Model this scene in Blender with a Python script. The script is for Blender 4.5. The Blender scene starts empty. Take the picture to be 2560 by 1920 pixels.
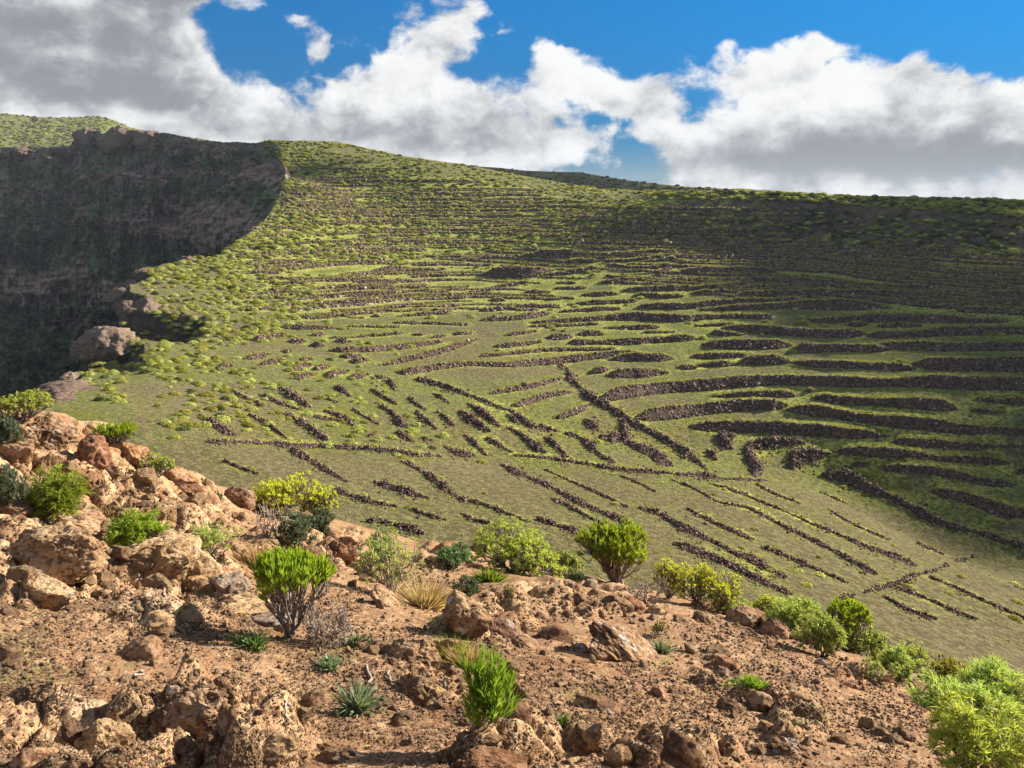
import bpy, math, random
import numpy as np
from math import radians as R

SC = bpy.context.scene
COL = SC.collection
rng = np.random.default_rng(7)
random.seed(7)

# ------------------------------------------------------------------ camera
PITCH = 13.0
F = 1970.0                       # focal length in pixels of the 2560 px wide photograph
CP, SP = math.cos(R(PITCH)), math.sin(R(PITCH))
cam = bpy.data.cameras.new('camera')
cam.sensor_width = 36.0
cam.lens = F / 2560.0 * 36.0
cam.clip_start = 0.05
cam.clip_end = 60000.0
camo = bpy.data.objects.new('camera', cam)
camo.rotation_euler = (R(90 - PITCH), 0, 0)
COL.objects.link(camo)
SC.camera = camo

# ------------------------------------------------------------------ light
SUN_AZ, SUN_EL = 64.0, 25.0      # degrees right of the view direction, degrees up
SKY_STRENGTH = 0.14
EXPOSURE = 1.34
su = bpy.data.lights.new('sun', 'SUN')
su.energy = 5.0
su.angle = R(0.5)
su.color = (1.0, 0.92, 0.79)
suo = bpy.data.objects.new('sun', su)
COL.objects.link(suo)
suo.location = (0, 0, 300)
suo.rotation_euler = (R(90 - SUN_EL), 0, R(180 - SUN_AZ))
SC.view_settings.view_transform = 'Standard'
SC.view_settings.look = 'None'
SC.view_settings.exposure = EXPOSURE
SC.view_settings.gamma = 1.0
SC.view_settings.use_curve_mapping = False


def sl(px, py):
    """photo pixel -> sideways and upward slope of its line of sight per metre ahead"""
    px = np.asarray(px, float); py = np.asarray(py, float)
    xx = (px - 1280.0) / F; yy = (960.0 - py) / F
    d = CP + yy * SP
    return xx / d, (-SP + yy * CP) / d


def pt(px, py, Y):
    a, b = sl(px, py)
    return np.stack([a * Y, np.broadcast_to(Y, np.shape(a)) * 1.0, b * Y], -1)


# ------------------------------------------------------------------ node helpers
class NT:
    def __init__(s, tree):
        s.t = tree; s.n = tree.nodes; s.l = tree.links

    def new(s, kind, **kw):
        n = s.n.new(kind)
        for k, v in kw.items():
            setattr(n, k, v)
        return n

    def put(s, sock, v):
        if v is None:
            return
        if isinstance(v, bpy.types.NodeSocket):
            s.l.new(v, sock)
        else:
            if sock.type == 'RGBA' and len(v) == 3:
                v = (*v, 1)
            sock.default_value = v

    def m(s, op, a, b=None, c=None, clamp=False):
        n = s.new('ShaderNodeMath', operation=op, use_clamp=clamp)
        s.put(n.inputs[0], a); s.put(n.inputs[1], b); s.put(n.inputs[2], c)
        return n.outputs[0]

    def v(s, op, a, b=None, out=0):
        n = s.new('ShaderNodeVectorMath', operation=op)
        s.put(n.inputs[0], a)
        if op == 'SCALE':
            s.put(n.inputs['Scale'], b)
        else:
            s.put(n.inputs[1], b)
        return n.outputs[out]

    def noise(s, vec, scale, detail=4, rough=0.5, dist=0.0, out=0, dim='3D'):
        n = s.new('ShaderNodeTexNoise', noise_dimensions=dim)
        s.put(n.inputs['Vector'], vec)
        n.inputs['Scale'].default_value = scale
        n.inputs['Detail'].default_value = detail
        n.inputs['Roughness'].default_value = rough
        n.inputs['Distortion'].default_value = dist
        return n.outputs[out]

    def voro(s, vec, scale, feature='F1', out=0):
        n = s.new('ShaderNodeTexVoronoi', feature=feature)
        s.put(n.inputs['Vector'], vec)
        n.inputs['Scale'].default_value = scale
        return n.outputs[out]

    def mix(s, f, a, b, blend='MIX'):
        n = s.new('ShaderNodeMix', data_type='RGBA', blend_type=blend)
        s.put(n.inputs[0], f); s.put(n.inputs[6], a); s.put(n.inputs[7], b)
        return n.outputs[2]

    def ss(s, x, a, b):
        n = s.new('ShaderNodeMapRange', interpolation_type='SMOOTHSTEP')
        s.put(n.inputs[0], x)
        n.inputs[1].default_value = a; n.inputs[2].default_value = b
        return n.outputs[0]

    def attr(s, name, out='Fac'):
        n = s.new('ShaderNodeAttribute', attribute_name=name)
        return n.outputs[out]

    def comb(s, x, y, z):
        n = s.new('ShaderNodeCombineXYZ')
        s.put(n.inputs[0], x); s.put(n.inputs[1], y); s.put(n.inputs[2], z)
        return n.outputs[0]


def newmat(name):
    m = bpy.data.materials.new(name)
    m.use_nodes = True
    t = NT(m.node_tree)
    t.n.clear()
    out = t.new('ShaderNodeOutputMaterial')
    return m, t, out


def finish(t, out, col, rough=0.9, bump=None, strength=0.5, dist=0.05, spec=0.2, sheen=0.0, transl=None, tf=0.4):
    p = t.new('ShaderNodeBsdfPrincipled')
    t.put(p.inputs['Base Color'], col)
    t.put(p.inputs['Roughness'], rough)
    p.inputs['Specular IOR Level'].default_value = spec
    if sheen:
        p.inputs['Sheen Weight'].default_value = sheen
        p.inputs['Sheen Roughness'].default_value = 0.5
        t.put(p.inputs['Sheen Tint'], (0.9, 1.0, 0.5))
    if bump is not None:
        b = t.new('ShaderNodeBump')
        b.inputs['Strength'].default_value = strength
        b.inputs['Distance'].default_value = dist
        t.put(b.inputs['Height'], bump)
        t.l.new(b.outputs[0], p.inputs['Normal'])
    sh = p.outputs[0]
    if transl is not None:
        tr = t.new('ShaderNodeBsdfTranslucent')
        t.put(tr.inputs[0], transl)
        mx = t.new('ShaderNodeMixShader')
        mx.inputs[0].default_value = tf
        t.l.new(sh, mx.inputs[1]); t.l.new(tr.outputs[0], mx.inputs[2])
        sh = mx.outputs[0]
    t.l.new(sh, out.inputs[0])


# ------------------------------------------------------------------ sky
W = bpy.data.worlds.new('World')
SC.world = W
W.use_nodes = True
w = NT(W.node_tree)
w.n.clear()
wo = w.new('ShaderNodeOutputWorld')
bg = w.new('ShaderNodeBackground')
bg.inputs[1].default_value = SKY_STRENGTH
w.l.new(bg.outputs[0], wo.inputs[0])
sk = w.new('ShaderNodeTexSky', sky_type='NISHITA')
sk.sun_disc = False
sk.sun_elevation = R(SUN_EL)
sk.sun_rotation = R(SUN_AZ)
sk.altitude = 900
sk.air_density = 1.0
sk.dust_density = 0.3
sk.ozone_density = 3.0
hs = w.new('ShaderNodeHueSaturation')
hs.inputs['Saturation'].default_value = 1.45
hs.inputs['Value'].default_value = 0.80
tc = w.new('ShaderNodeTexCoord')
dirv = w.v('NORMALIZE', tc.outputs['Generated'])
sp = w.new('ShaderNodeSeparateXYZ')
w.l.new(dirv, sp.inputs[0])
az = w.m('ARCTAN2', sp.outputs[0], sp.outputs[1])
el = w.m('ARCSINE', sp.outputs[2])
q0 = w.comb(az, el, 0.0)

tone = w.m('MULTIPLY_ADD', w.ss(el, -0.02, 0.30), 0.18, 0.18)
w.l.new(w.v('SCALE', w.v('MULTIPLY', sk.outputs[0], w.mix(w.ss(el, 0.0, 0.22), (0.62, 0.80, 1.12), (0.40, 0.84, 1.18))), tone), hs.inputs['Color'])


def azel(px, py):
    a, b = sl(px, py)
    return float(np.arctan2(a, 1.0)), float(np.arctan2(b, np.hypot(a, 1.0)))


# cloud masses and gaps: centre x, y, radii, amount (2212-wide viewing pixels)
K = 2560 / 2212
CLOUD = [(120, 90, 330, 150, .50), (330, 60, 170, 90, .30), (480, -40, 160, 60, .35), (250, 200, 200, 60, .34), (380, 170, 90, 70, .2),
         (640, 275, 190, 70, .42), (600, 185, 50, 40, .18), (830, 210, 130, 90, .40), (1010, 240, 150, 110, .36),
         (960, 100, 90, 80, .36), (890, 30, 120, 46, .42), (640, 52, 40, 30, .75), (690, 118, 60, 28, .75),
         (1105, 66, 32, 24, .75), (1015, 20, 40, 80, .3), (1120, 330, 220, 40, .40), (780, 330, 300, 40, .35), (430, 250, 160, 50, .3),
         (1290, 170, 160, 90, .46), (1210, 110, 60, 50, .25), (1400, 230, 90, 50, .28), (1640, 210, 170, 80, .5),
         (1720, 130, 90, 50, .3), (1560, 95, 26, 40, .5), (1880, 170, 110, 60, .34), (1965, 130, 34, 46, .5), (1640, 340, 220, 60, .55), (1950, 310, 300, 90, .6),
         (2130, 220, 190, 50, .45), (2060, 410, 160, 22, .3), (1480, 300, 80, 50, .2), (1250, 310, 60, 30, .15), (1885, 25, 26, 50, .55), (1780, 90, 24, 30, .5), (2060, 160, 90, 20, .3)]
GAP = [(560, 90, 90, 90, .34), (600, 120, 150, 60, .22), (500, 190, 60, 40, .2), (770, 70, 110, 50, .26), (690, 15, 140, 30, .3), (1112, 130, 46, 70, .26), (480, 80, 40, 110, .2), (740, 135, 60, 26, .2), (1420, 60, 150, 60, .3), (1000, 165, 60, 22, .14), (1270, 265, 40, 24, .16), (1230, 30, 240, 50, .50), (1120, 120, 40, 60, .22), (800, 160, 40, 26, .14),
       (1600, 30, 260, 60, .42), (2050, 60, 220, 70, .40), (1512, 215, 40, 56, .26), (1470, 265, 50, 24, .18), (1375, 325, 90, 44, .44), (1300, 250, 50, 22, .2), (1390, 370, 30, 40, .3),
       (1235, 240, 30, 40, .22), (1860, 240, 40, 20, .12), (1060, 150, 40, 40, .16), (2200, 130, 60, 40, .2), (1330, 260, 60, 18, .16), (2100, 385, 120, 10, .14)]
DARK = [(110, 90, 330, 130, 1.15), (300, 215, 200, 40, .35), (420, 40, 120, 70, .3), (1740, 345, 310, 52, 1.05), (2090, 325, 240, 46, 1.0), (1000, 285, 200, 40, .40), (640, 290, 190, 40, .40),
        (1330, 225, 90, 28, .40), (1000, 180, 70, 60, .28), (820, 290, 200, 30, .3), (2100, 195, 60, 20, .3)]
BRIGHT = [(1130, 340, 160, 24, .4), (2120, 195, 160, 22, .55), (1600, 170, 150, 60, .35), (250, 250, 160, 20, .5), (560, 200, 100, 40, .35),
          (330, 120, 120, 70, .3), (1260, 120, 120, 50, .4), (2180, 300, 40, 16, .6), (150, 105, 90, 20, .35), (1990, 290, 70, 25, .3)]


def blobs(q, lst, sign=1.0):
    acc = None
    for (x, y, rx, ry, a) in lst:
        c = azel(x * K, y * K)
        d = w.v('SUBTRACT', q, (c[0], c[1], 0.0))
        d = w.v('MULTIPLY', d, (F / (rx * K), F / (ry * K), 0.0))
        r2 = w.v('DOT_PRODUCT', d, d, out=1)
        e = w.m('POWER', 2.71828, w.m('MULTIPLY', r2, -1.0))
        if acc is None:
            acc = w.m('MULTIPLY', e, a * sign)
        else:
            acc = w.m('MULTIPLY_ADD', e, a * sign, acc)
    return acc


# wind-torn edges: the coordinates are pushed about by noise first
wn = w.noise(dirv, 9.0, 4, 0.55, out=1)
wv = w.v('SCALE', w.v('SUBTRACT', wn, (0.5, 0.5, 0.5)), 0.075)
qw = w.v('ADD', q0, wv)
qw = w.v('MULTIPLY', qw, (1, 1, 0))
cover = w.m('ADD', blobs(qw, CLOUD), blobs(qw, GAP, -1.45))
dw = w.v('MULTIPLY', w.v('ADD', dirv, w.v('SCALE', wv, 0.5)), (1, 1, 1.5))
fb = w.noise(dw, 9.0, 12, 0.62)
fb2 = w.noise(w.v('ADD', dw, (0.018, 0.008, 0.026)), 9.0, 8, 0.62)
big = w.noise(dw, 2.6, 3, 0.5)
rest = w.m('ADD', w.m('MULTIPLY', w.m('SUBTRACT', big, 0.5), 0.5), w.m('MULTIPLY', w.ss(el, 0.36, 0.6), 0.12))  # extra unseen cloud cover overhead, added to raise the fill light
dens = w.m('ADD', w.m('ADD', cover, w.m('MULTIPLY', w.m('SUBTRACT', fb, 0.515), 2.1)), rest)
dens = w.m('ADD', dens, w.m('MULTIPLY', w.m('SUBTRACT', w.noise(w.v('ADD', dw, w.v('SCALE', wv, 1.2)), 26.0, 8, 0.62), 0.52), 0.85))
alpha = w.ss(dens, -0.08, 0.34)
lit = w.m('ADD', w.m('MULTIPLY', w.m('SUBTRACT', fb, fb2), 2.7), w.m('MULTIPLY', w.m('SUBTRACT', w.noise(dw, 15.0, 9, 0.64), 0.5), 1.5))
shade = w.m('SUBTRACT', w.m('ADD', w.m('ADD', 0.66, lit), w.m('MULTIPLY', blobs(qw, BRIGHT), .8)), w.m('MULTIPLY', blobs(qw, DARK), .80))
thick = w.m('MULTIPLY', w.ss(dens, 0.30, 0.85), 0.16)
shade = w.m('SUBTRACT', shade, thick)
shade = w.ss(shade, -0.45, 1.05)
ccol = w.mix(shade, (0.80, 0.85, 0.94), (2.72, 2.74, 2.74))
sky = w.mix(alpha, hs.outputs[0], ccol)
w.l.new(sky, bg.inputs[0])
W.cycles.sampling_method = 'MANUAL'
W.cycles.sample_map_resolution = 512

# ------------------------------------------------------------------ noise in numpy
def _h(ix, iy, iz, seed):
    with np.errstate(over='ignore'):
        h = (ix.astype(np.uint32) * np.uint32(374761393) + iy.astype(np.uint32) * np.uint32(668265263)
             + iz.astype(np.uint32) * np.uint32(2147483647 ^ 0x5bd1e995) + np.uint32((seed * 1013904223) & 0xffffffff))
        h ^= h >> np.uint32(13); h *= np.uint32(1274126177); h ^= h >> np.uint32(16)
        h *= np.uint32(2246822519); h ^= h >> np.uint32(15)
    return h


def vn3(p, seed=0):
    i = np.floor(p).astype(np.int64); f = p - i
    u = f * f * f * (f * (f * 6 - 15) + 10)
    r = 0
    for dx in (0, 1):
        wx = u[:, 0] if dx else 1 - u[:, 0]
        for dy in (0, 1):
            wy = u[:, 1] if dy else 1 - u[:, 1]
            for dz in (0, 1):
                wz = u[:, 2] if dz else 1 - u[:, 2]
                r = r + wx * wy * wz * (_h(i[:, 0] + dx, i[:, 1] + dy, i[:, 2] + dz, seed) / 4294967295.0)
    return r * 2 - 1


def vn2(x, y, seed=0):
    ix = np.floor(x).astype(np.int64); iy = np.floor(y).astype(np.int64)
    fx = x - ix; fy = y - iy
    u = fx * fx * fx * (fx * (fx * 6 - 15) + 10); v = fy * fy * fy * (fy * (fy * 6 - 15) + 10)
    z = np.zeros_like(ix)
    h = lambda a, b: _h(a, b, z, seed) / 4294967295.0
    return ((h(ix, iy) * (1 - u) + h(ix + 1, iy) * u) * (1 - v) + (h(ix, iy + 1) * (1 - u) + h(ix + 1, iy + 1) * u) * v) * 2 - 1


def fbm2(x, y, octv=5, gain=0.5, seed=0, ridged=False):
    a = 1.0; s = 0; n = 0
    for o in range(octv):
        v = vn2(x * 2 ** o + 17.3 * o, y * 2 ** o - 9.1 * o, seed + o)
        if ridged:
            v = 1 - 2 * np.abs(v)
        s = s + a * v; n += a; a *= gain
    return s / n


def fbm3(p, octv=4, gain=0.5, seed=0, ridged=False):
    a = 1.0; s = 0; n = 0
    for o in range(octv):
        v = vn3(p * 2.03 ** o + 11.7 * o, seed + o)
        if ridged:
            v = 1 - 2 * np.abs(v)
        s = s + a * v; n += a; a *= gain
    return s / n


def cell2(x, y, seed=0):
    ix = np.floor(x).astype(np.int64); iy = np.floor(y).astype(np.int64)
    d1 = np.full(x.shape, 9.0); d2 = np.full(x.shape, 9.0); idv = np.zeros(x.shape)
    z = np.zeros_like(ix)
    for dx in (-1, 0, 1):
        for dy in (-1, 0, 1):
            a = ix + dx; b = iy + dy
            px = a + _h(a, b, z, seed) / 4294967295.0; py = b + _h(a, b, z, seed + 5) / 4294967295.0
            d = np.hypot(px - x, py - y)
            m = d < d1
            d2 = np.where(m, d1, np.minimum(d2, d)); idv = np.where(m, _h(a, b, z, seed + 9) / 4294967295.0, idv)
            d1 = np.where(m, d, d1)
    return d1, d2, idv


def sstep(x, a, b):
    t = np.clip((x - a) / (b - a), 0, 1)
    return t * t * (3 - 2 * t)


# ------------------------------------------------------------------ mesh helpers
def mesh_np(name, V, Q=None, T=None, mat=None, smooth=False, attrs=None):
    me = bpy.data.meshes.new(name)
    V = np.asarray(V, np.float32)
    me.vertices.add(len(V)); me.vertices.foreach_set('co', V.ravel())
    parts = []; starts = []; tot = 0
    if Q is not None and len(Q):
        Q = np.asarray(Q, np.int32); parts.append(Q.ravel()); starts.append(np.arange(len(Q)) * 4); tot = len(Q) * 4
    if T is not None and len(T):
        T = np.asarray(T, np.int32); parts.append(T.ravel()); starts.append(tot + np.arange(len(T)) * 3)
    li = np.concatenate(parts).astype(np.int32); st = np.concatenate(starts).astype(np.int32)
    me.loops.add(len(li)); me.loops.foreach_set('vertex_index', li)
    me.polygons.add(len(st)); me.polygons.foreach_set('loop_start', st)
    if smooth:
        me.polygons.foreach_set('use_smooth', np.ones(len(st), bool))
    me.update(calc_edges=True)
    me.validate()
    if attrs:
        for k, a in attrs.items():
            at = me.attributes.new(k, 'FLOAT', 'POINT')
            at.data.foreach_set('value', np.asarray(a, np.float32).ravel())
    if mat is not None:
        me.materials.append(mat)
    return me


def ob(name, me, loc=(0, 0, 0), rot=(0, 0, 0), scale=(1, 1, 1), parent=None, label=None, cat=None, group=None, kind=None):
    o = bpy.data.objects.new(name, me)
    o.location = loc; o.rotation_euler = rot; o.scale = scale
    COL.objects.link(o)
    if parent is not None:
        o.parent = parent
    if label: o['label'] = label
    if cat: o['category'] = cat
    if group: o['group'] = group
    if kind: o['kind'] = kind
    return o


def gridq(r, c):
    i = np.arange((r - 1) * c).reshape(r - 1, c)[:, :-1].ravel()
    return np.stack([i, i + 1, i + c + 1, i + c], -1)


def tps_fit(P, z, lam=0.0):
    n = len(P)
    d = np.linalg.norm(P[:, None] - P[None], axis=-1)
    Kk = np.where(d > 0, d * d * np.log(d + 1e-9), 0) + lam * np.eye(n)
    A = np.zeros((n + 3, n + 3))
    A[:n, :n] = Kk; A[:n, n] = 1; A[:n, n + 1:] = P; A[n, :n] = 1; A[n + 1:, :n] = P.T
    return P, np.linalg.solve(A, np.concatenate([z, np.zeros(3)]))


def tps_eval(fit, X):
    P, wgt = fit
    out = np.empty(len(X)); n = len(P)
    for i in range(0, len(X), 40000):
        x = X[i:i + 40000]
        d2 = ((x[:, None, 0] - P[None, :, 0]) ** 2 + (x[:, None, 1] - P[None, :, 1]) ** 2)
        k = 0.5 * d2 * np.log(d2 + 1e-12)
        out[i:i + 40000] = k @ wgt[:n] + wgt[n] + x @ wgt[n + 1:]
    return out


class Field:
    """height grid over sideways slope s = x / y and distance y, with a lookup along a line of sight"""
    def __init__(s, S, Y, Z):
        s.S, s.Y, s.Z = S, Y, Z
        s.zz = np.maximum.accumulate(Z / Y[:, None], axis=0)

    def cast(s, px, py):
        a, b = sl(px, py)
        a = np.atleast_1d(a); b = np.atleast_1d(b)
        fi = np.interp(a, s.S, np.arange(len(s.S)))
        i0 = np.clip(fi.astype(int), 0, len(s.S) - 2); f = fi - i0
        out = np.zeros((len(a), 3))
        for k in range(len(a)):
            col = s.zz[:, i0[k]] * (1 - f[k]) + s.zz[:, i0[k] + 1] * f[k]
            j = int(np.searchsorted(col, b[k]))
            if j <= 0:
                y = s.Y[0]
            elif j >= len(col):
                j = int(np.argmax(col)); y = s.Y[j]
            else:
                c0, c1 = col[j - 1], col[j]
                y = s.Y[j - 1] + (s.Y[j] - s.Y[j - 1]) * (b[k] - c0) / max(c1 - c0, 1e-9)
            out[k] = (a[k] * y, y, 0)
        out[:, 2] = s.h(out[:, 0], out[:, 1])
        return out

    def h(s, x, y):
        x = np.atleast_1d(np.asarray(x, float)); y = np.atleast_1d(np.asarray(y, float))
        fi = np.clip(np.interp(x / y, s.S, np.arange(len(s.S))), 0, len(s.S) - 1.001)
        fj = np.clip(np.interp(y, s.Y, np.arange(len(s.Y))), 0, len(s.Y) - 1.001)
        i = fi.astype(int); j = fj.astype(int); u = fi - i; v = fj - j
        Z = s.Z
        return (Z[j, i] * (1 - u) + Z[j, i + 1] * u) * (1 - v) + (Z[j + 1, i] * (1 - u) + Z[j + 1, i + 1] * u) * v

    def ij(s, x, y):
        return np.interp(x / y, s.S, np.arange(len(s.S))), np.interp(y, s.Y, np.arange(len(s.Y)))


# ------------------------------------------------------------------ materials
def soil_material():
    m, t, out = newmat('red_soil')
    p = t.new('ShaderNodeNewGeometry').outputs['Position']
    n1 = t.noise(p, 0.7, 4, 0.55); n2 = t.noise(p, 9, 6, 0.6); n3 = t.noise(p, 45, 4, 0.6)
    c = t.mix(t.ss(n1, 0.35, 0.65), (0.225, 0.118, 0.060), (0.33, 0.195, 0.103))
    c = t.mix(t.ss(n2, 0.46, 0.70), c, (0.45, 0.30, 0.17))
    c = t.mix(t.m('MULTIPLY', t.ss(n3, 0.52, 0.36), 0.6), c, (0.17, 0.075, 0.038))
    rk = t.attr('rock')
    r1 = t.noise(p, 3.5, 9, 0.68, 0.6); r2 = t.noise(p, 1.1, 4, 0.55); r3 = t.noise(p, 16, 6, 0.68)
    rc = t.mix(t.ss(r1, 0.36, 0.60), (0.27, 0.142, 0.070), (0.56, 0.37, 0.20))
    rc = t.mix(t.ss(r2, 0.54, 0.72), rc, (0.52, 0.39, 0.255))
    rc = t.mix(t.m('MULTIPLY', t.ss(r2, 0.44, 0.34), .7), rc, (0.42, 0.17, 0.075))
    rc = t.mix(t.m('MULTIPLY', t.ss(r3, 0.53, 0.37), 0.85), rc, (0.10, 0.05, 0.03))
    c = t.mix(rk, c, rc)
    gr = t.attr('green')
    g = t.noise(p, 14, 3, 0.6)
    c = t.mix(t.m('MULTIPLY', gr, t.ss(g, 0.42, 0.58)), c, (0.15, 0.175, 0.05))
    v2 = t.voro(p, 70)
    b = t.m('ADD', t.m('ADD', t.m('MULTIPLY', n2, 0.7), t.m('MULTIPLY', n3, 0.6)), t.m('MULTIPLY', v2, -0.10))
    b = t.m('ADD', b, t.m('MULTIPLY', t.m('MULTIPLY', t.m('ADD', r1, t.m('MULTIPLY', r3, .45)), rk), 1.6))
    finish(t, out, c, 0.95, b, 1.0, 0.032, 0.1)
    return m


def rock_material(name, dark, mid, light, lichen=0.25, lich=(0.50, 0.45, 0.38)):
    m, t, out = newmat(name)
    tcn = t.new('ShaderNodeTexCoord').outputs['Object']
    oi = t.new('ShaderNodeObjectInfo')
    p = t.v('ADD', tcn, t.v('SCALE', oi.outputs['Location'], 0.37))
    n1 = t.noise(p, 3.0, 9, 0.68, 0.7); n2 = t.noise(p, 1.3, 4, 0.55); n3 = t.noise(p, 20, 6, 0.68)
    nz = t.noise(t.v('MULTIPLY', p, (1, 1, 2.6)), 4.0, 7, 0.66, 0.8)
    c = t.mix(t.ss(n1, 0.36, 0.62), mid, light)
    c = t.mix(t.m('MULTIPLY', t.ss(n2, 0.54, 0.36), .8), c, t.mix(t.ss(n1, 0.42, 0.58), dark, mid))
    c = t.mix(t.m('MULTIPLY', t.ss(t.noise(p, 5.0, 7, 0.7), 0.575, 0.63), lichen * 2), c, lich)
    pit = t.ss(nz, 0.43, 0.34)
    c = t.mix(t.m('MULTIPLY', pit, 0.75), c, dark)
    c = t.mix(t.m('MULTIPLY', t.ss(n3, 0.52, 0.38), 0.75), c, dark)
    hsn = t.new('ShaderNodeHueSaturation')
    hsn.inputs['Saturation'].default_value = 1.0
    t.put(hsn.inputs['Value'], t.m('MULTIPLY_ADD', oi.outputs['Random'], 0.34, 0.90))
    t.put(hsn.inputs['Hue'], t.m('MULTIPLY_ADD', oi.outputs['Random'], 0.016, 0.492))
    t.put(hsn.inputs['Color'], c)
    b = t.m('ADD', t.m('ADD', n1, t.m('MULTIPLY', n3, 0.5)), t.m('MULTIPLY', nz, 0.9))
    finish(t, out, hsn.outputs[0], 0.95, b, 1.0, 0.10, 0.1)
    return m


def wallstone_material(name='dark_basalt_stone', core=False):
    m, t, out = newmat(name)
    g = t.new('ShaderNodeNewGeometry')
    rp = g.outputs['Random Per Island']
    n = t.noise(g.outputs['Position'], 1.2, 4, 0.6)
    c = t.mix(t.ss(rp, 0.1, 0.95), (0.072, 0.047, 0.035), (0.250, 0.165, 0.115))
    c = t.mix(t.ss(rp, 0.94, 0.98), c, (0.40, 0.32, 0.26))
    if core: c = t.mix(t.ss(n, .35, .65), (0.040, 0.027, 0.020), (0.11, 0.072, 0.052))  # dark strip behind the stones: shade of the gaps put into colour
    c = t.mix(t.m('MULTIPLY', t.ss(n, 0.5, 0.7), 0.5), c, (0.13, 0.075, 0.055))
    b = t.noise(g.outputs['Position'], 3.0, 5, 0.65)
    finish(t, out, c, 0.95, b, 0.8, 0.25, 0.15)
    return m


def grass_material(name='hillside_grass', tl=0.0):
    m, t, out = newmat(name)
    p = t.new('ShaderNodeNewGeometry').outputs['Position']
    pf = t.v('MULTIPLY', p, (1, 1, 0.5))
    n1 = t.noise(pf, 0.022, 5, 0.6); n2 = t.noise(pf, 0.16, 5, 0.62); n3 = t.noise(pf, 1.1, 5, 0.65); n4 = t.noise(pf, 4.0, 3, 0.6)
    dry = t.mix(t.ss(n3, 0.36, 0.66), (0.088, 0.067, 0.033), (0.205, 0.160, 0.078))
    grn = t.mix(t.ss(n3, 0.36, 0.66), (0.085, 0.105, 0.014), (0.225, 0.245, 0.045))
    f = t.ss(t.m('ADD', t.m('MULTIPLY', n1, 0.80), t.m('MULTIPLY', n2, 0.62)), 0.60, 0.84)
    lush = t.attr('lush')
    dryf = t.attr('dry')
    f = t.m('MULTIPLY', f, t.m('SUBTRACT', 0.62, t.m('MULTIPLY', dryf, 0.50)))
    f = t.m('ADD', f, t.m('MULTIPLY', lush, t.m('MULTIPLY_ADD', n2, 1.0, 0.20)), clamp=True)
    c = t.mix(f, dry, grn)
    ye = t.m('MULTIPLY', t.ss(lush, 0.25, 0.9), t.ss(n3, 0.38, 0.62))
    c = t.mix(t.m('MULTIPLY', ye, 0.8), c, (0.52, 0.50, 0.115))
    c = t.mix(t.m('MULTIPLY', t.ss(n4, 0.50, 0.32), 0.6), c, (0.035, 0.036, 0.014))
    moss = t.m('MULTIPLY', t.ss(t.noise(pf, 0.05, 4, 0.6), 0.58, 0.70), 0.6)
    moss = t.m('MULTIPLY', moss, t.m('SUBTRACT', 1.0, t.m('MULTIPLY', dryf, 0.5)))
    c = t.mix(moss, c, (0.135, 0.130, 0.008))
    rk = t.attr('rock')
    n5 = t.noise(p, 0.22, 7, 0.68, 0.5)
    rc = t.mix(t.ss(n5, 0.36, 0.66), (0.045, 0.032, 0.027), (0.17, 0.115, 0.085))
    rf = t.ss(t.m('ADD', rk, t.m('MULTIPLY', t.m('SUBTRACT', n2, 0.5), 1.1)), 0.36, 0.62)
    c = t.mix(rf, c, rc)
    pa = t.attr('path')
    c = t.mix(t.ss(t.m('ADD', pa, t.m('MULTIPLY', t.m('SUBTRACT', n3, 0.5), 2.2)), 0.70, 1.2), c, (0.22, 0.14, 0.085))
    b = t.m('ADD', t.m('ADD', t.m('MULTIPLY', n3, 1.0), t.m('MULTIPLY', n4, 0.35)), t.m('MULTIPLY', t.m('MULTIPLY', n5, rk), 6.0))
    finish(t, out, c, 0.95, b, 1.0, 0.65, 0.05, sheen=0.08, transl=t.v('MULTIPLY', c, (1.5, 1.4, 0.9)) if tl else None, tf=tl)
    return m


def gorge_material():
    m, t, out = newmat('gorge_slope')
    p = t.new('ShaderNodeNewGeometry').outputs['Position']
    n1 = t.noise(p, 0.03, 6, 0.62, 0.6); n2 = t.noise(p, 0.12, 7, 0.68); n3 = t.noise(p, 0.5, 4, 0.6)
    g = t.mix(t.ss(n3, 0.4, 0.6), (0.075, 0.095, 0.055), (0.165, 0.215, 0.090))
    g = t.mix(t.ss(n1, 0.55, 0.42), g, t.mix(t.ss(n2, .4, .6), (0.075, 0.062, 0.045), (0.10, 0.085, 0.06)))
    st = t.noise(t.v('MULTIPLY', p, (1, 1, 4.0)), 0.06, 6, 0.65)
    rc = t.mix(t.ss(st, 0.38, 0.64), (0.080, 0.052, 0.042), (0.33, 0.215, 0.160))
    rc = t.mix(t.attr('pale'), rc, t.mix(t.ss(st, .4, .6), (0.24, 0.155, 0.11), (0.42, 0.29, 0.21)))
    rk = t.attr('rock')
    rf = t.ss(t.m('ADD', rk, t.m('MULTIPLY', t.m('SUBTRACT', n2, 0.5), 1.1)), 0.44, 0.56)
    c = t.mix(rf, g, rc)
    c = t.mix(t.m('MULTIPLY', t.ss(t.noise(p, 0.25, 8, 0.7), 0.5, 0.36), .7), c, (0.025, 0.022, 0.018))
    b = t.m('ADD', n2, t.m('MULTIPLY', n3, 0.4))
    finish(t, out, c, 0.95, b, 1.0, 2.5, 0.1)
    return m


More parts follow.
